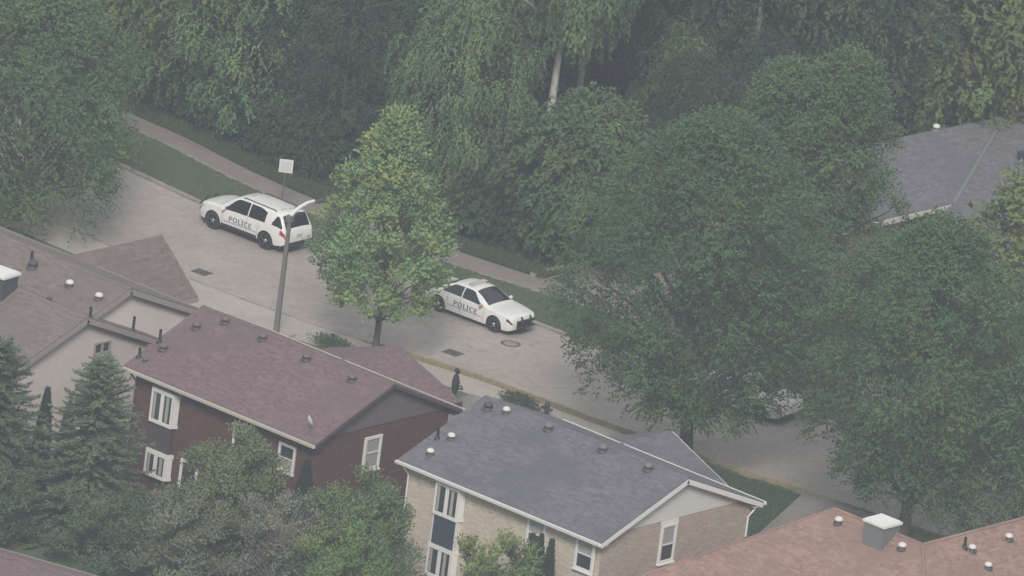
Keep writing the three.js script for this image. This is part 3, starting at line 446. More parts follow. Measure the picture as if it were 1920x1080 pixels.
function sedan(name, label, x, z, turn, o) {
  const S = { wheels: [1.58, -1.47], wr: 0.345, arch: 0.405,
    top: [[-2.52, 0.7], [-2.49, 0.92], [-2.4, 1.02], [-2.1, 1.07], [-1.75, 1.1], [-1.45, 1.22], [-1.05, 1.4], [-0.7, 1.465], [-0.1, 1.48], [0.25, 1.455], [0.55, 1.34], [0.95, 1.12], [1.15, 1.03], [1.35, 0.99], [1.9, 0.93], [2.25, 0.86], [2.42, 0.77], [2.5, 0.6]],
    belt: [[-2.52, 0.6], [-2.42, 0.93], [-2.0, 0.98], [-1.2, 0.97], [0.9, 0.9], [1.5, 0.9], [2.3, 0.78], [2.5, 0.55]],
    w: [[-2.52, 0.8], [-2.42, 0.88], [-2.0, 0.93], [-1.4, 0.95], [0, 0.945], [1.5, 0.95], [2.0, 0.92], [2.35, 0.84], [2.5, 0.72]],
    ew: [[-2.52, 0.9], [-2.0, 0.84], [-1.5, 0.78], [-1.0, 0.7], [0.25, 0.69], [0.8, 0.77], [1.15, 0.86], [2.5, 0.86]], ed: [[-2.52, 0.03], [-1.2, 0.06], [0.4, 0.07], [1.2, 0.045], [2.5, 0.05]],
    sill: [[-2.52, 0.42], [-2.3, 0.3], [-1.9, 0.24], [1.9, 0.22], [2.3, 0.24], [2.5, 0.32]] };
  const B = carBody(S), C = thing(name, label, 'car', x, 0, z, turn), k = a => () => a;
  part('body', bodyGeo(B, -2.52, 2.5), M.carWhite, C); part('underbody', box(-2.3, 2.25, 0.15, 0.62, -0.8, 0.8), M.dark, C);
  part('windshield', skin(B, 0.3, 1.1, k(0.815), k(1), 0, 0.006), M.carGlass, C); part('rear_window', skin(B, -1.62, -0.95, k(0.815), k(1), 0, 0.006), M.carGlass, C);
  for (const s of [-1, 1]) {
    part('door_window', skin(B, -0.25, 0.85, k(0.53), x => lerp(0.785, 0.58, sstep(0.15, 0.95, x)), s, 0.006), M.carGlass, C);
    part('door_window', skin(B, -1.3, -0.31, k(0.53), x => lerp(0.785, 0.62, sstep(-0.75, -1.4, x)), s, 0.006), M.carGlass, C);
    for (const x of [-1.0, -0.29, 1.0]) part('door_seam', skin(B, x, x + 0.016, k(0.06), k(0.5), s, 0.005, 1, 8), M.ventGrey, C);
    if (o.livery) part('livery', skin(B, -0.95, 0.95, k(0.16), k(0.42), s, 0.004), livery, C);
    part('tail_lamp', skin(B, -2.5, -2.3, k(0.3), k(0.48), s, 0.012), o.lamp || M.lensRed, C); part('headlight', skin(B, 2.2, 2.46, k(0.37), k(0.47), s, 0.012), o.livery ? M.dark : M.lensClear, C);
    const mir = part('mirror', muv(new THREE.SphereGeometry(0.115, 12, 8)).scale(0.6, 0.72, 1).translate(0.86, 0.99, s * 1.02), o.livery && s > 0 ? M.mirrorRed ||= plain(0.5, 0.28, 0.22, 0.5) : M.carWhite, C); part('mirror_foot', box(0.83, 0.9, 0.9, 0.95, s > 0 ? 0.86 : -0.95, s > 0 ? 0.95 : -0.86), M.black, mir);
    part('door_handle', box(-0.15, 0.02, 0.8, 0.825, s > 0 ? 0.93 : -0.955, s > 0 ? 0.955 : -0.93), M.carWhite, C); part('door_handle', box(-1.1, -0.93, 0.82, 0.845, s > 0 ? 0.93 : -0.955, s > 0 ? 0.955 : -0.93), M.carWhite, C);
    wheel(C, 1.58, s * 0.82, 0.345, rimDark); wheel(C, -1.47, s * 0.82, 0.345, rimDark);
  }
  part('grille', box(2.38, 2.525, 0.34, 0.66, -0.5, 0.5), M.black, C); part('rear_plate', box(-2.54, -2.525, 0.62, 0.75, -0.16, 0.16), M.plate, C);
  part('rear_valance', box(-2.53, -2.4, 0.3, 0.44, -0.7, 0.7), M.black, C);
  if (o.livery) {
    part('push_bar', [...[-0.28, 0.28].map(z2 => tube([[2.55, 0.3, z2], [2.62, 0.5, z2], [2.6, 0.78, z2], [2.52, 0.84, z2]], [0.04, 0.04, 0.04, 0.04], 6)), box(2.55, 2.62, 0.36, 0.46, -0.55, 0.55), box(2.55, 2.62, 0.62, 0.7, -0.55, 0.55)], M.black, C);
    const lb = part('light_bar', box(-0.3, -0.05, 1.475, 1.56, -0.5, 0.5), M.lensClear, C); part('red_lens', box(-0.31, -0.04, 1.485, 1.555, -0.54, -0.38), M.lensRed, lb);
  }
  return C;
}
sedan('police_sedan', 'white police sedan with dark push bar under the edge of the young maple', 1.95, 4.35, 0.05, { livery: true });
sedan('parked_car', 'white car with pink tail lamp parked in shade between the leafy trees', 15.4, 2.6, Math.PI + 0.12, { lamp: M.lensPink });

// ---------------------------------------------------------------- street furniture
{
  const L = thing('street_lamp', 'street lamp with grey concrete pole and pale curved arm beside the road', 'street lamp', -0.6, GY, 14.2);
  part('pole', tube([[0, -0.1, 0], [0, 0.4, 0], [0, 3, 0], [0, 5.3, 0]], [0.13, 0.125, 0.105, 0.085], 8), M.poleGrey, L);
  part('arm', tube([[0, 5.2, 0], [0, 5.35, -0.15], [0.02, 5.55, -0.5], [0.03, 5.68, -0.95], [0.03, 5.7, -1.35]], [0.09, 0.09, 0.085, 0.08, 0.075], 8), M.white, L);
  part('clamp', box(-0.12, 0.12, 5.0, 5.25, -0.12, 0.12), M.poleGrey, L);
  part('lamp_head', muv(new THREE.CapsuleGeometry(0.13, 0.42, 4, 10)).rotateX(Math.PI / 2).scale(1, 0.6, 1).translate(0.03, 5.66, -1.65), M.ventDark, L);
  const lens = part('lens', lathe([[0.1, 0], [0.09, -0.05], [0, -0.07]], 12).translate(0.03, 5.6, -1.7), M.lensClear, L);
}
{
  const t = sideText('#e6e4e6', x => { x.strokeStyle = '#b9b6c0'; x.lineWidth = 6; x.strokeRect(30, 8, 452, 112); });
  const L = thing('road_sign', 'square white road sign on thin post behind the SUV', 'sign', -12.0, GY, 1.7, 0.7);
  part('post', tube([[0, 0, 0], [0, 2.3, 0]], [0.03, 0.03], 6), M.steel, L);
  part('panel', box(-0.3, 0.3, 1.7, 2.3, 0.031, 0.045), M.white, L); part('panel_print', box(-0.22, 0.22, 1.78, 2.22, 0.046, 0.049), plain(0.62, 0.61, 0.66, 0.5), L);
}
function grate(label, x, z, w, d, round) { const g = thing(round ? 'manhole_cover' : 'catch_basin', label, round ? 'manhole' : 'drain', x, 0.004, z, 0.1); if (round) { part('ring', lathe([[0, 0.002], [0.3, 0.003], [0.42, 0.002], [0.44, -0.004]], 24), M.iron, g); part('cover', lathe([[0, 0.012], [0.29, 0.012], [0.3, 0.004]], 24), M.kerb, g); } else { part('frame', muv(frameGeo(w, d, 0.06, 0.012).rotateX(-Math.PI / 2).translate(-w / 2, 0, d / 2)), M.iron, g); for (let k = 0; k < 6; k++) part('bar', box(-w / 2 + 0.06, w / 2 - 0.06, 0.002, 0.012, -d / 2 + 0.08 + k * (d - 0.16) / 6, -d / 2 + 0.08 + (k + 0.6) * (d - 0.16) / 6), M.iron, g); } }
grate('rectangular iron drain in road near tan roofed house', -8.0, 10.9, 0.75, 0.6); grate('rectangular iron drain near yellowed verge before the brown house', 4.6, 8.8, 0.75, 0.6); grate('round manhole cover in road beside police sedan', 5.0, 5.6, 0, 0, true);
{ const h = thing('fire_hydrant', 'small dark fire hydrant by grey house ridge beside the road', 'hydrant', 12.4, GY, 11.6); part('barrel', lathe([[0.16, 0], [0.16, 0.05], [0.11, 0.07], [0.1, 0.5], [0.13, 0.52], [0.13, 0.56], [0.09, 0.66], [0.03, 0.72], [0, 0.73]]), M.ventDark, h); part('nozzle', [lathe([[0, 0.2], [0.06, 0.2], [0.06, 0]], 10).rotateZ(-Math.PI / 2).translate(0.08, 0.4, 0), lathe([[0, 0.2], [0.06, 0.2], [0.06, 0]], 10).rotateZ(Math.PI / 2).translate(-0.08, 0.4, 0)], M.ventDark, h); }

// ---------------------------------------------------------------- trees and shrubs
class Leaves { // collects leaf-sized diamonds with a colour each
  constructor(seed) { this.r = rng(seed); this.p = []; this.n = []; this.c = []; this.i = []; }
  leaf(p, d, nrm, len, wid, col, out) {
    const s = V().copy(d).cross(nrm).normalize(), n = s.clone().cross(d).normalize(), k = this.p.length / 3; if (out && n.dot(out) < 0) { n.negate(); s.negate(); }
    const sn = out ? n.clone().multiplyScalar(0.6).addScaledVector(out, 0.75).normalize() : n, put = (a, b, h) => { this.p.push(p.x + d.x * a + s.x * b + n.x * h, p.y + d.y * a + s.y * b + n.y * h, p.z + d.z * a + s.z * b + n.z * h); this.n.push(sn.x, sn.y, sn.z); this.c.push(col[0], col[1], col[2]); };
    put(0, 0, 0); put(len * 0.45, wid / 2, -len * 0.08); put(len, 0, -len * 0.05); put(len * 0.45, -wid / 2, -len * 0.08); this.i.push(k, k + 1, k + 2, k, k + 2, k + 3);
  }
  geo() { const g = new THREE.BufferGeometry(); g.setAttribute('position', new THREE.Float32BufferAttribute(this.p, 3)); g.setAttribute('normal', new THREE.Float32BufferAttribute(this.n, 3)); g.setAttribute('color', new THREE.Float32BufferAttribute(this.c, 3)); g.setIndex(this.i); return g; }
}
const rv = r => { const z = 2 * r() - 1, a = 2 * Math.PI * r(), q = Math.sqrt(1 - z * z); return V(q * Math.cos(a), z, q * Math.sin(a)); };
function tint(c, k, w) { k *= 1.32; return [c[0] * k * (1 + 0.35 * w), c[1] * k * (1 + 0.06 * w), c[2] * k * (1 - 0.2 * w)]; }
// broad-leaved tree: boughs spread through an uneven envelope, each bough a cluster of leafy sprays
function broadTree(name, label, group, o) {
  const L = new Leaves(o.seed), r = L.r, t = thing(name, label, 'tree', o.x, GY, o.z, o.turn || 0, group), fine = o.fine || 1;
  const yb = o.bottom, Hc = o.H - yb, wood = [], bows = [], lob = [r() * 6, r() * 6, r() * 6];
  const env = (q, a) => o.R * o.prof(q) * (1 + (o.lump || 1) * (0.13 * Math.sin(2 * a + lob[0] + 3 * q) + 0.09 * Math.sin(3 * a + lob[1] - 5 * q) + 0.06 * Math.sin(5 * a + lob[2] + 9 * q)));
  const trunk = []; const lean = o.lean || [0, 0]; const nT = 8, top = yb + Hc * (o.trunkTo || 0.8), ax = q => V(lean[0] * q + 0.05 * o.R * Math.sin(4 * q + lob[0]), top * q, lean[1] * q + 0.05 * o.R * Math.sin(3 * q + lob[1]));
  for (let i = 0; i <= nT; i++) trunk.push(ax(i / nT));
  wood.push(tube(trunk, trunk.map((_, i) => o.tr * (1.15 - 0.25 * Math.min(1, i) - 0.8 * (i / nT) ** 1.1) + 0.015), 8));
  for (let k = 0; k < o.boughs; k++) {
    let q = (k + r()) / o.boughs; q = Math.pow(q, o.qpow || 0.9); const a = k * 2.39996 + r() * 0.8, e = env(q, a), inner = r() < 0.25, rad = e * (inner ? 0.25 + 0.3 * r() : 0.62 + 0.34 * r());
    const st = o.stems ? o.stems[k % o.stems.length] : [0, 0, 1, 1], c = V(st[0] + Math.cos(a) * rad * st[3], yb + Hc * q * st[2], st[1] + Math.sin(a) * rad * st[3]); c.x += lean[0] * c.y / o.H; c.z += lean[1] * c.y / o.H;
    const rb = (o.br || 0.26) * o.R * (0.7 + 0.5 * r()) * (0.5 + 0.5 * o.prof(q)); bows.push([c, rb, q, a]);
    if (k % (o.limbEvery || 3) === 0) { const y0 = Math.max(yb * 0.8, c.y - rad * 0.8 - 0.4), s = ax(clamp(y0 / top, 0.05, 0.97)), m = s.clone().lerp(c, 0.55); m.y += 0.12 * rad; wood.push(tube([s, m, c], [o.tr * 0.34, o.tr * 0.2, 0.02], 5)); }
  }
  part('trunk', wood, o.bark || M.bark, t);
  const out = V(), d = V(), p = V(), tan = V(), nn = V(), oo = V();
  for (const [c, rb, q, a] of bows) {
    const kb = 0.82 + 0.36 * r(), wb = r() - 0.5; out.set(Math.cos(a), 0.35 + 0.8 * q * q, Math.sin(a)).normalize();
    for (let s = 0; s < o.sprays * fine; s++) {
      d.copy(rv(r)).addScaledVector(out, o.outw ?? 0.55); d.y += o.up ?? 0.15; d.normalize();
      p.copy(c).addScaledVector(d, rb * (0.3 + 0.6 * r())); tan.copy(d).addScaledVector(out, 0.4).normalize(); const ks = kb * (0.9 + 0.2 * r()), n = o.leaves, step = o.step || 0.11;
      for (let l = 0; l < n; l++) {
        tan.y -= o.droop * (0.5 + r()); tan.x += 0.25 * (r() - 0.5); tan.z += 0.25 * (r() - 0.5); tan.normalize(); p.addScaledVector(tan, step);
        nn.copy(rv(r)).multiplyScalar(0.7).addScaledVector(d, 0.8); nn.y += 0.7; const ld = tan.clone().multiplyScalar(0.8).add(rv(r).multiplyScalar(0.8)); ld.y -= o.droop; ld.normalize();
        const k = 0.85 + 0.3 * r(); L.leaf(p, ld, nn.normalize(), o.leaf[0] / Math.sqrt(fine) * (0.7 + 0.6 * r()), o.leaf[1] / Math.sqrt(fine) * (0.7 + 0.6 * r()), tint(o.col, ks * k, wb + 0.5 * (r() - 0.5)), oo.copy(p).sub(c).normalize().addScaledVector(out, 0.35).normalize());
      }
    }
  }
  part('crown', L.geo(), M.leaf, t); t.userData.base = name; return t;
}
const round = q => Math.pow(Math.max(0, Math.sin(Math.PI * Math.min(1, 0.12 + 0.86 * q))), 0.6), egg = q => Math.pow(Math.max(0, Math.sin(Math.PI * Math.pow(clamp(0.06 + 0.93 * q), 0.62))), 0.75), dome = q => Math.sqrt(Math.max(0, 1 - Math.pow(q, 2.2))) * (0.72 + 0.28 * Math.min(1, q * 4)), spire = q => (0.55 + 0.45 * Math.min(1, q * 5)) * Math.pow(1 - q, 0.62) + 0.05;
const heart = q => interp([[0, 0.38], [0.1, 0.66], [0.22, 0.92], [0.38, 1], [0.58, 0.94], [0.78, 0.7], [0.92, 0.38], [1, 0.1]], q);
const G = { lime: [0.068, 0.125, 0.045], maple: [0.19, 0.268, 0.108], wood: [0.095, 0.16, 0.065], willow: [0.115, 0.182, 0.078], yellow: [0.13, 0.165, 0.055], shrub: [0.075, 0.115, 0.045] };

broadTree('maple_tree', 'young light green maple with pointed crown standing alone beside the road', null, { fine: 1.5, seed: 101, x: 3.5, z: 12.8, H: 10.3, bottom: 2.0, R: 2.75, prof: q => interp([[0, 0.5], [0.1, 0.86], [0.22, 1], [0.45, 0.82], [0.7, 0.5], [0.88, 0.22], [1, 0.03]], q), boughs: 150, sprays: 22, leaves: 6, leaf: [0.2, 0.14], droop: -0.02, up: 0.85, br: 0.17, tr: 0.14, col: G.maple, step: 0.12, trunkTo: 0.92, qpow: 1.0 });
const limeO = { fine: 1.6, prof: dome, leaves: 6, leaf: [0.19, 0.12], droop: 0.07, up: 0.35, br: 0.2, tr: 0.3, col: G.lime, step: 0.1 };
broadTree('lime_tree', 'large dense dark green tree in front of grey roofed house', null, { ...limeO, seed: 103, x: 19.2, z: 11.0, H: 14.6, bottom: 2.3, R: 5.5, prof: heart, boughs: 270, sprays: 34 });
broadTree('lime_tree', 'tall dense pointed tree beside the bungalow roof', null, { ...limeO, seed: 104, x: 14.7, z: -2.5, H: 14.1, bottom: 1.0, R: 3.6, boughs: 160, sprays: 30, col: [0.078, 0.136, 0.05], prof: q => dome(q) * (1 - 0.28 * q) });
broadTree('lime_tree', 'tall pointed tree between the large dark one and the bungalow', null, { ...limeO, seed: 124, x: 11.2, z: -2.9, H: 12.6, bottom: 1.0, R: 3.2, boughs: 150, sprays: 30, col: [0.074, 0.13, 0.048], prof: q => dome(q) * (1 - 0.28 * q) });
broadTree('lime_tree', 'dense dark green tree beyond the chimney of peach roofed house', null, { ...limeO, seed: 105, x: 30.8, z: 10.3, H: 13.6, bottom: 2.4, R: 4.6, boughs: 210, sprays: 34, prof: heart });
broadTree('lime_tree', 'dark green tree rising beyond the wing of peach roofed house', null, { ...limeO, seed: 106, x: 36.8, z: 10.0, H: 9.5, bottom: 1.2, R: 3.2, boughs: 90, sprays: 22 });
broadTree('lime_tree', 'broad green tree overhanging the road beyond the tan roof', null, { ...limeO, seed: 107, x: -16.6, z: 13.2, H: 10.2, bottom: 0.8, R: 4.8, boughs: 220, sprays: 32, col: [0.09, 0.15, 0.06] });
broadTree('leafy_tree', 'yellowish green tree beyond the dark tree by the bungalow', null, { seed: 108, x: 28.2, z: 0.6, H: 13.2, bottom: 2, R: 3.8, prof: round, boughs: 90, sprays: 24, leaves: 8, leaf: [0.27, 0.17], droop: 0.15, tr: 0.25, col: G.yellow });
broadTree('leafy_tree', 'yellow green tree standing behind the bungalow roof', null, { seed: 109, x: 1.2, z: -27.5, H: 10.5, bottom: 2.5, R: 4.4, prof: round, boughs: 100, sprays: 24, leaves: 8, leaf: [0.27, 0.17], droop: 0.2, tr: 0.25, col: [0.115, 0.15, 0.052] });
broadTree('leafy_tree', 'low spreading light green tree at wood edge beside side path', null, { seed: 110, x: -1.4, z: -5.6, H: 6.6, bottom: 1.4, R: 3.3, prof: dome, boughs: 100, sprays: 24, leaves: 8, leaf: [0.27, 0.16], droop: 0.2, tr: 0.18, col: [0.075, 0.125, 0.05] });
broadTree('willow_tree', 'tall drooping light green tree behind the young maple', null, { seed: 111, x: -8.3, z: -5.2, H: 9.6, bottom: 1.0, R: 2.9, prof: round, boughs: 110, sprays: 22, leaves: 10, leaf: [0.2, 0.09], droop: 0.3, fine: 1.2, tr: 0.22, col: G.willow });
broadTree('poplar_tree', 'tall tree with straight pale trunk at the wood edge', 'pale trunked trees', { seed: 112, x: -6.5, z: -8.85, H: 14, bottom: 8.3, R: 3.0, prof: round, boughs: 70, sprays: 22, leaves: 10, leaf: [0.25, 0.13], droop: 0.4, tr: 0.26, col: G.willow, bark: M.barkPale, lean: [0.15, 0.1] });
broadTree('poplar_tree', 'tall tree with straight pale trunk at the wood edge', 'pale trunked trees', { seed: 113, x: -8.5, z: -13.2, H: 14.5, bottom: 8.6, R: 2.6, prof: round, boughs: 60, sprays: 22, leaves: 10, leaf: [0.25, 0.13], droop: 0.4, tr: 0.22, col: G.willow, bark: M.barkPale, lean: [-0.3, 0.3] });
broadTree('poplar_tree', 'slender pale trunked tree deep in the wood behind the two pointed trees', null, { seed: 114, x: -2.6, z: -17.9, H: 18, bottom: 10.5, R: 2.6, prof: round, boughs: 50, sprays: 22, leaves: 9, leaf: [0.25, 0.14], droop: 0.3, tr: 0.17, col: G.wood, bark: M.barkPale, lean: [-0.7, 0] });

// the wood: a few kinds, each built once and copied
{
  const kinds = [
    broadTree('woodland_tree', 'dark green woodland tree with a broad crown', 'trees of the wood', { seed: 201, x: -26, z: -5, H: 11.5, bottom: 1.2, R: 3.9, prof: round, boughs: 105, sprays: 22, leaves: 9, leaf: [0.21, 0.13], droop: 0.2, tr: 0.22, col: G.wood }),
    broadTree('woodland_tree', 'mid green woodland tree with softly drooping boughs', 'trees of the wood', { seed: 202, x: -20.5, z: -4.6, H: 10.5, bottom: 1.0, R: 3.6, prof: round, boughs: 95, sprays: 20, leaves: 9, leaf: [0.21, 0.1], droop: 0.22, tr: 0.2, col: G.willow }),
    broadTree('woodland_tree', 'tall narrow woodland tree with high crown and bare lower trunk', 'trees of the wood', { seed: 203, x: -13, z: -9, H: 15, bottom: 4.5, R: 3.0, prof: egg, boughs: 90, sprays: 22, leaves: 9, leaf: [0.21, 0.12], droop: 0.15, tr: 0.2, col: [0.05, 0.086, 0.045] }),  // leaf colour darkened to carry the shade of the dense wood
    broadTree('woodland_tree', 'light green woodland tree with an airy crown', 'trees of the wood', { seed: 204, x: -30, z: -10, H: 13, bottom: 2, R: 3.7, prof: dome, boughs: 100, sprays: 20, leaves: 9, leaf: [0.21, 0.12], droop: 0.12, tr: 0.2, col: [0.1, 0.155, 0.058] }),
    broadTree('woodland_tree', 'woodland tree with ragged crown and shade put into its leaf colour', 'trees of the wood', { seed: 205, x: -14.5, z: -13, H: 13, bottom: 2.5, R: 3.6, lump: 1.6, prof: round, boughs: 90, sprays: 22, leaves: 8, leaf: [0.21, 0.12], droop: 0.12, tr: 0.2, col: [0.045, 0.076, 0.042] }),  // near-black leaf colour paints in the gloom between the back trees
  ];
  const r = rng(77), spots = [];
  const fixed = [[-36, -4, 0, 1], [-31.5, -3.2, 1, 1.0], [-23.5, -3.9, 3, 0.85], [-17.3, -5.4, 0, 0.72], [-14.6, -4.6, 1, 0.66], [-12.0, -5.6, 0, 0.62], [-0.5, -22, 0, 1.1], [-3.4, -14.2, 1, 0.52], [-0.9, -13.6, 1, 0.48], [1.6, -13.2, 1, 0.5], [-5.6, -16.8, 1, 0.6], [-1.6, -17.4, 1, 0.62], [-12.5, -13.5, 1, 1.05], [-18, -9.5, 3, 0.95], [-23, -9.5, 2, 0.85], [-7.5, -20.5, 0, 1.2], [-1.2, -23.5, 3, 1.1], [-15, -15, 0, 1.15], [-21, -15, 3, 1.0], [-27, -14.5, 2, 0.9], [-34, -10, 3, 1.0], [-40, -8, 0, 1.1]];
  for (let gz = -20; gz > -62; gz -= 5.2) for (let gx = -58; gx < 14; gx += 5.4) { const x = gx + 3.6 * (r() - 0.5), z = gz + 3.6 * (r() - 0.5); if (x > -3 && z > -35) continue; const across = 0.767 * x - 0.641 * z; if (Math.abs(across) > 27 || -0.641 * x - 0.767 * z > 47) continue; spots.push([x, z, Math.floor(4 * r()), 0.95 + 0.4 * r()]); }
  const named = { '-23.5': 'light green woodland tree overhanging far end of the sidewalk', '-17.3': 'woodland tree standing behind the white road sign', '-14.6': 'woodland tree between the road sign and the young maple', '-12': 'woodland tree standing directly behind the young maple', '-0.5': 'woodland tree beside the slender pale trunk behind the bungalow' };
  for (const [x, z, k, s] of [...fixed, ...spots]) { const deep = (-0.641 * x - 0.767 * z > 17 && r() < 0.8) || x > -4.5 || (x > -17.5 && x < -11 && z > -10); copyOf(kinds[deep ? (k & 1 ? 4 : 2) : k], x, GY, z, r() * 6.28, s, s * (0.92 + 0.2 * r())).userData.label = named[x] || kinds[deep ? (k & 1 ? 4 : 2) : k].userData.label; }  // copies in shaded regions swap to the kinds with shade painted into the leaves
  // undergrowth along the wood's edge
  const bush = broadTree('woodland_shrub', 'leafy green shrub in the undergrowth of the wood', 'undergrowth at the edge of the wood', { seed: 210, x: -28, z: -2.9, H: 2.4, bottom: 0.25, R: 1.3, prof: dome, boughs: 26, sprays: 20, leaves: 7, leaf: [0.2, 0.13], droop: 0.15, br: 0.35, tr: 0.05, col: [0.045, 0.08, 0.035] });
  bush.userData.category = 'shrub';
  for (let x = -26; x < -1; x += 1.7) { const z = zWalkN(x) - walkW(x) - 2.2 - 2.2 * r(); copyOf(bush, x + r(), GY, z, r() * 6.28, 0.7 + 0.5 * r(), 0.6 + 0.5 * r()); }
  for (let x = -34; x < -4; x += 2.6) { const z = zWalkN(x) - walkW(x) - 5 - 3 * r(); copyOf(bush, x + r(), GY, z, r() * 6.28, 1.1 + 0.5 * r(), 0.9 + 0.6 * r()); }
}
// conifers
function spruce(name, label, group, o) {
  const L = new Leaves(o.seed), r = L.r, t = thing(name, label, 'tree', o.x, GY, o.z, 0, group), wood = [tube([[0, 0, 0], [0.03, o.H * 0.5, 0], [0, o.H * 0.97, 0]], [o.tr, o.tr * 0.6, 0.02], 7)];
  const p = V(), tan = V(), nn = V();
  for (let k = 0; k < o.n; k++) {
    const q = Math.pow((k + r()) / o.n, 1.15), y = lerp(o.bottom, o.H * 0.98, q), len = o.R * Math.pow(1 - q, 0.66) * (0.35 + 0.72 * r()) + 0.12, a = k * 2.39996 + r();
    tan.set(Math.cos(a), 0.4 - 0.3 * (1 - q) + 0.5 * (r() - 0.5), Math.sin(a)).normalize(); p.set(0, y, 0); const kb = 0.8 + 0.4 * r(), st = 0.13, ns = Math.ceil(len / st), pts = [p.clone()];
    for (let s = 0; s < ns; s++) {
      tan.y += s < ns * 0.55 ? -0.045 : 0.06; tan.normalize(); p.addScaledVector(tan, st); if (s % 3 === 2) pts.push(p.clone());
      const f = s / ns, m = f < 0.2 ? 1 : o.tufts; for (let l = 0; l < m; l++) { const sd = V(-tan.z, 0, tan.x).multiplyScalar((r() - 0.5) * 2.4 * (1 - f * 0.5)), d = tan.clone().multiplyScalar(0.7).add(sd); d.y += 0.9 * (r() - 0.5); d.normalize(); nn.set(0.6 * (r() - 0.5), 1, 0.6 * (r() - 0.5)).addScaledVector(tan, 0.5).normalize(); L.leaf(p, d, nn, o.leaf[0] * (0.7 + 0.6 * r()), o.leaf[1] * (0.7 + 0.6 * r()), tint(o.col, kb * (0.8 + 0.4 * r()), 0.6 * (r() - 0.5)), V(Math.cos(a), 0.8, Math.sin(a)).normalize()); }
    }
    if (pts.length > 1) wood.push(tube(pts, pts.map((_, i) => 0.03 * (1 - i / pts.length) + 0.006), 4));
  }
  part('trunk', wood, M.bark, t); part('crown', L.geo(), M.leaf, t); t.userData.base = name; return t;
}
spruce('spruce_tree', 'tall pointed spruce beside the bay windows of brown brick house', null, { seed: 301, x: 13.0, z: 40.1, H: 7.75, bottom: 0.2, R: 3.3, n: 720, tufts: 6, leaf: [0.19, 0.08], col: [0.125, 0.172, 0.095], tr: 0.16 });
spruce('spruce_tree', 'wide spruce below the pale gable wall of tan roofed house', null, { seed: 302, x: 9.2, z: 42, H: 7.7, bottom: 0.2, R: 3.2, n: 720, tufts: 6, leaf: [0.19, 0.08], col: [0.1, 0.15, 0.08], tr: 0.17 });
function cedar(label, group, x, z, H, R, seed, col = [0.042, 0.066, 0.04]) {
  const L = new Leaves(seed), r = L.r, t = thing('cedar_tree', label, 'tree', x, GY, z, 0, group), n = Math.round(900 * H * R * 2.6), p = V();
  for (let k = 0; k < n; k++) { const q = Math.pow(r(), 0.85), a = r() * 6.283, prof = Math.pow(Math.sin(Math.PI * Math.pow(0.05 + 0.94 * q, 0.7)), 0.7) * (1 - 0.25 * q), rad = R * prof * (0.72 + 0.3 * Math.sqrt(r()) + 0.08 * Math.sin(5 * a + 9 * q)); p.set(Math.cos(a) * rad, H * (0.03 + 0.95 * q), Math.sin(a) * rad); const d = V(0.5 * Math.cos(a) + 0.5 * (r() - 0.5), 1, 0.5 * Math.sin(a) + 0.5 * (r() - 0.5)).normalize(), nn = V(Math.cos(a) + 0.9 * (r() - 0.5), 0.3, Math.sin(a) + 0.9 * (r() - 0.5)).normalize(); L.leaf(p, d, nn, 0.17 * (0.7 + 0.6 * r()), 0.07 * (0.7 + 0.6 * r()), tint(col, 0.75 + 0.5 * r(), 0.5 * (r() - 0.5))); }
  part('trunk', tube([[0, 0, 0], [0, H * 0.85, 0]], [0.07, 0.015], 6), M.bark, t); part('crown', L.geo(), M.leaf, t); return t;
}
cedar('narrow dark cedar column against the pale wall between the two spruces', 'cedar columns by the pale wall', 9.5, 39.3, 5.1, 0.42, 311); cedar('narrow dark cedar column against the pale wall between the two spruces', 'cedar columns by the pale wall', 10.4, 38.9, 4.75, 0.42, 312);
cedar('rounded dark green cedar against the corner of brown brick house', null, 20.9, 36.2, 5.15, 0.6, 313, [0.035, 0.055, 0.038]);
cedar('small pointed cedar under the rear windows of beige brick house', 'small cedars under the rear windows', 32.3, 34.9, 5.5, 0.34, 314); cedar('small pointed cedar under the rear windows of beige brick house', 'small cedars under the rear windows', 33.1, 35.2, 5.6, 0.38, 315); cedar('small pointed cedar under the rear windows of beige brick house', 'small cedars under the rear windows', 31.7, 34.7, 5.3, 0.3, 316);
const plume = q => interp([[0, 0.7], [0.25, 1], [0.6, 0.8], [0.85, 0.45], [1, 0.08]], q);
const yard = { lump: 1.6, br: 0.2, fine: 1.7, prof: plume, stems: [[0, 0, 1, 0.62], [-1.05, 0.35, 0.84, 0.55], [0.95, -0.4, 0.9, 0.55], [0.25, 1.0, 0.76, 0.55], [-0.35, -1.0, 0.8, 0.5]], leaves: 7, leaf: [0.18, 0.09], droop: -0.03, up: 0.8, step: 0.1, tr: 0.1 };
broadTree('garden_tree', 'leafy grey-green garden tree behind the brown house wall', null, { ...yard, seed: 321, x: 19.0, z: 38.3, H: 5.7, bottom: 0.4, R: 2.7, boughs: 140, sprays: 24, col: [0.125, 0.165, 0.075] });
broadTree('garden_tree', 'rounded green garden tree between brown and beige houses', null, { ...yard, seed: 322, x: 25.4, z: 37.8, H: 5.8, bottom: 0.4, R: 2.8, boughs: 140, sprays: 24, col: [0.12, 0.17, 0.07] });
broadTree('garden_tree', 'bright green garden shrub in front of the rounded garden tree', null, { ...yard, seed: 323, x: 27.0, z: 40.3, H: 4.5, bottom: 0.4, R: 2.0, boughs: 66, sprays: 22, col: [0.12, 0.19, 0.062] });
broadTree('garden_tree', 'yellow-green bush under the bay window of beige brick house', null, { ...yard, seed: 324, x: 31.2, z: 36.0, H: 5.1, bottom: 0.4, R: 1.7, boughs: 60, sprays: 22, col: [0.14, 0.19, 0.065] });
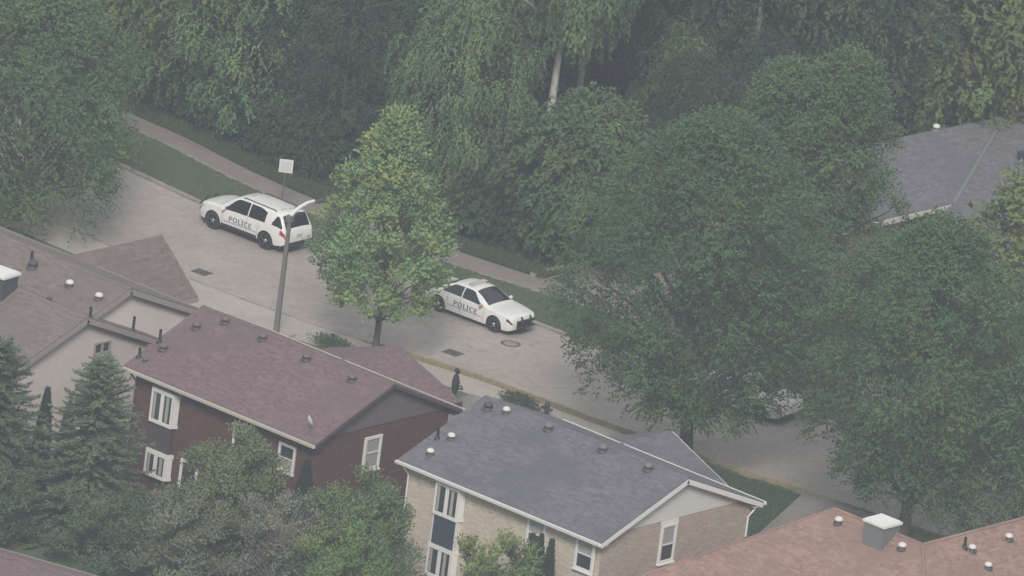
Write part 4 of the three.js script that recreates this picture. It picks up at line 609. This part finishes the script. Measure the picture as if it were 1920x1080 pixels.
broadTree('garden_tree', 'dull grey-leaved shrub at the foot of grey-green garden tree', null, { ...yard, seed: 325, x: 19.6, z: 41.4, H: 3.9, bottom: 0.3, R: 1.9, boughs: 60, sprays: 22, col: [0.155, 0.178, 0.115] });
for (const [x, z, l] of [[16.2, 42.4, 'dark green shrub at the foot of the tall pointed spruce'], [11.6, 44.2, 'dark green shrub between the feet of the two spruces']]) broadTree('garden_shrub', l, null, { ...yard, seed: 340 + Math.round(x), x, z, H: 2.7, bottom: 0.15, R: 1.9, boughs: 60, sprays: 20, col: [0.085, 0.125, 0.065] }).userData.category = 'shrub';
{ // sparse grey tree: bare twigs with few dull leaves
  const t = broadTree('bare_tree', 'sparse grey tree with bare twigs in middle of the garden', null, { ...yard, seed: 326, x: 22.9, z: 39.6, H: 4.7, bottom: 0.6, R: 2.1, boughs: 60, sprays: 12, col: [0.17, 0.178, 0.135], bark: M.twig });
  const r = rng(327), tw = []; for (let k = 0; k < 260; k++) { const a = r() * 6.283, q = Math.pow(r(), 0.8), y = 0.9 + 2.8 * q, s = 0.3 + 1.5 * r() * (1.1 - q * 0.6), p0 = V(Math.cos(a) * s * 0.3, y * 0.8, Math.sin(a) * s * 0.3), p2 = V(Math.cos(a) * s * 1.25, y + 0.55 + 0.4 * r(), Math.sin(a) * s * 1.25), p1 = p0.clone().lerp(p2, 0.5).add(rv(r).multiplyScalar(0.18)); tw.push(tube([p0, p1, p2], [0.022, 0.016, 0.006], 4)); }
  part('twigs', tw, M.twig, t);
}
{ // clipped strip beside the drive of the grey house
  const t = broadTree('low_hedge', 'low dark green hedge strip along the road edge behind the grey roof', null, { ...yard, stems: null, seed: 330, x: 11.2, z: 11.9, H: 0.26, bottom: 0.03, R: 0.42, boughs: 24, sprays: 14, leaves: 4, leaf: [0.1, 0.06], tr: 0.02, br: 0.3, col: [0.05, 0.075, 0.035] }); t.userData.category = 'hedge'; t.scale.set(1.8, 1, 0.6);
  const u = broadTree('low_hedge', 'low green hedge behind the ridge of brown roof by the lamp', null, { ...yard, stems: null, seed: 331, x: 2.2, z: 13.6, H: 0.22, bottom: 0.05, R: 0.5, boughs: 24, sprays: 14, leaves: 4, leaf: [0.1, 0.06], tr: 0.02, br: 0.3, col: [0.06, 0.1, 0.045] }); u.userData.category = 'hedge'; u.scale.set(1.8, 1, 0.6);
}
// grass blades on the strips in view
function tufts(name, label, seed, n, at, h, c0, c1, sz = 1) {
  const L = new Leaves(seed), r = L.r; for (let k = 0; k < 5; k++) { const a = k * 1.26 + r(); L.leaf(V(0.03 * Math.cos(a), 0, 0.03 * Math.sin(a)), V(0.55 * Math.cos(a), 1, 0.55 * Math.sin(a)).normalize(), V(-Math.sin(a), 0.2, Math.cos(a)), h * (0.7 + 0.6 * r()), 0.035 * sz, [1, 1, 1]); }
  const g = L.geo(); g.deleteAttribute('color'); const m = new THREE.InstancedMesh(g, plain(1, 1, 1, 0.8, { side: THREE.DoubleSide }), n), M4 = new THREE.Matrix4(), q = new THREE.Quaternion(), c = new THREE.Color();
  for (let i = 0; i < n; i++) { const [x, y, z] = at(r); q.setFromAxisAngle(V(0, 1, 0), r() * 6.28); const s = 0.7 + 0.7 * r(); M4.compose(V(x, y, z), q, V(s, s, s)); m.setMatrixAt(i, M4); const k = r(), b = 0.8 + 0.4 * r(); c.setRGB(lerp(c0[0], c1[0], k) * b, lerp(c0[1], c1[1], k) * b, lerp(c0[2], c1[2], k) * b); m.setColorAt(i, c); }
  m.name = name; m.castShadow = m.receiveShadow = true; m.userData = { kind: 'stuff', label, category: 'grass' }; scene.add(m);
}
tufts('boulevard_blades', 'short mown grass blades on the boulevard strip', 401, 26000, r => { const x = lerp(-28, 9, r()); return [x, 0.11, lerp(zWalkN(x) + 0.25, zFar(x) - 0.25, r())]; }, 0.07, [0.1, 0.145, 0.07], [0.13, 0.17, 0.085]);
tufts('verge_blades', 'dry yellowed grass blades along near kerb', 402, 9000, r => { const x = lerp(2.6, 36, r()); return [x, 0.12, zNear(x) + 0.22 + 0.3 * r()]; }, 0.09, [0.4, 0.35, 0.21], [0.3, 0.28, 0.16]);
tufts('lawn_blades', 'green lawn grass blades before the houses', 403, 22000, r => { const x = lerp(16, 30, r()); return [x, 0.11, zNear(x) + 0.8 + 8 * r()]; }, 0.08, [0.04, 0.075, 0.04], [0.06, 0.1, 0.05]);
tufts('wood_grass', 'rough grass blades at edge of wood', 404, 16000, r => { const x = lerp(-30, 0, r()); return [x, 0.11, zWalkN(x) - walkW(x) - 0.02 - 1.5 * r() * r()]; }, 0.2, [0.05, 0.075, 0.035], [0.085, 0.11, 0.05], 1.3);

// ---------------------------------------------------------------- person by the drive
{
  const P = thing('person', 'person in dark clothing standing on driveway beside the brown front wing', 'person', 9.75, 0.11, 14.5, 2.4);
  const bones = [[[0, 0.93, 0], [0, 1.2, 0.01], 0.15, 0.16], [[0, 1.2, 0.01], [0, 1.42, 0], 0.165, 0.12], [[-0.17, 1.42, 0], [0.17, 1.42, 0], 0.075, 0.075], [[0, 1.42, 0], [0, 1.56, 0.01], 0.058, 0.055]];
  for (const s of [-1, 1]) bones.push([[s * 0.09, 0.92, 0], [s * 0.11, 0.5, 0.02], 0.1, 0.062], [[s * 0.11, 0.5, 0.02], [s * 0.12, 0.09, -0.01], 0.062, 0.045], [[s * 0.12, 0.05, -0.03], [s * 0.13, 0.045, 0.16], 0.048, 0.038], [[s * 0.2, 1.41, 0], [s * 0.27, 1.14, -0.01], 0.06, 0.046], [[s * 0.27, 1.14, -0.01], [s * 0.2, 0.98, 0.19], 0.045, 0.034]);
  function field(bs, k, c, half, res) {
    const mc = new MarchingCubes(res, plain(1, 1, 1), false, false, 90000); mc.isolation = 0; const p = [0, 0, 0];
    for (let z = 0; z < res; z++) for (let y = 0; y < res; y++) for (let x = 0; x < res; x++) {
      p[0] = c[0] + half * (2 * x / res - 1); p[1] = c[1] + half * (2 * y / res - 1); p[2] = c[2] + half * (2 * z / res - 1); let d = 1;
      for (const [a, b, ra, rb] of bs) { const bx = b[0] - a[0], by = b[1] - a[1], bz = b[2] - a[2], t = clamp(((p[0] - a[0]) * bx + (p[1] - a[1]) * by + (p[2] - a[2]) * bz) / (bx * bx + by * by + bz * bz)), e = Math.hypot(p[0] - a[0] - t * bx, p[1] - a[1] - t * by, p[2] - a[2] - t * bz) - lerp(ra, rb, t), h = clamp(0.5 + 0.5 * (d - e) / k); d = lerp(d, e, h) - k * h * (1 - h); }
      mc.field[x + y * res + z * res * res] = -d;
    }
    mc.update(); const n = mc.count, pos = mc.positionArray.slice(0, n * 3), nor = mc.normalArray.slice(0, n * 3); for (let i = 0; i < n; i++) for (let j = 0; j < 3; j++) pos[3 * i + j] = c[j] + half * pos[3 * i + j];
    const g = new THREE.BufferGeometry(); g.setAttribute('position', new THREE.BufferAttribute(pos, 3)); g.setAttribute('normal', new THREE.BufferAttribute(nor, 3)); return g;
  }
  const gs = [field(bones, 0.03, [0, 0.8, 0.05], 0.95, 76)];
  const hc = [0, 1.66, 0.02]; gs.push(field([[[0, 1.69, -0.005], [0, 1.71, 0.0], 0.092, 0.09], [[0, 1.6, 0.05], [0, 1.66, 0.03], 0.052, 0.07], [[0, 1.665, 0.1], [0, 1.645, 0.118], 0.012, 0.016], [[-0.09, 1.67, 0], [-0.093, 1.65, -0.005], 0.016, 0.014], [[0.09, 1.67, 0], [0.093, 1.65, -0.005], 0.016, 0.014], [[0, 1.5, 0], [0, 1.58, 0.01], 0.055, 0.05]], 0.015, hc, 0.2, 44));
  for (const s of [-1, 1]) { const w = [s * 0.2, 0.98, 0.19], b = [[w, [s * 0.17, 0.965, 0.27], 0.03, 0.036]]; for (let f = 0; f < 4; f++) { const o = (f - 1.5) * 0.02, l = [0.055, 0.065, 0.06, 0.045][f]; b.push([[s * 0.165, 0.965 + o, 0.275], [s * 0.15, 0.962 + o, 0.275 + l * 0.6], 0.0095, 0.009], [[s * 0.15, 0.962 + o, 0.275 + l * 0.6], [s * 0.12, 0.96 + o, 0.28 + l * 0.8], 0.009, 0.008]); } b.push([[s * 0.18, 0.99, 0.24], [s * 0.145, 1.015, 0.28], 0.011, 0.009]); gs.push(field(b, 0.008, [s * 0.165, 0.97, 0.26], 0.13, 44)); }
  part('body', gs, plain(0.02, 0.022, 0.026, 0.85), P);
  part('cap', lathe([[0, 0.135], [0.06, 0.128], [0.1, 0.09], [0.108, 0.03], [0.1, 0.0], [0, 0.0]], 14).translate(0, 1.68, -0.005), M.black, P);
}

renderer.render(scene, camera);
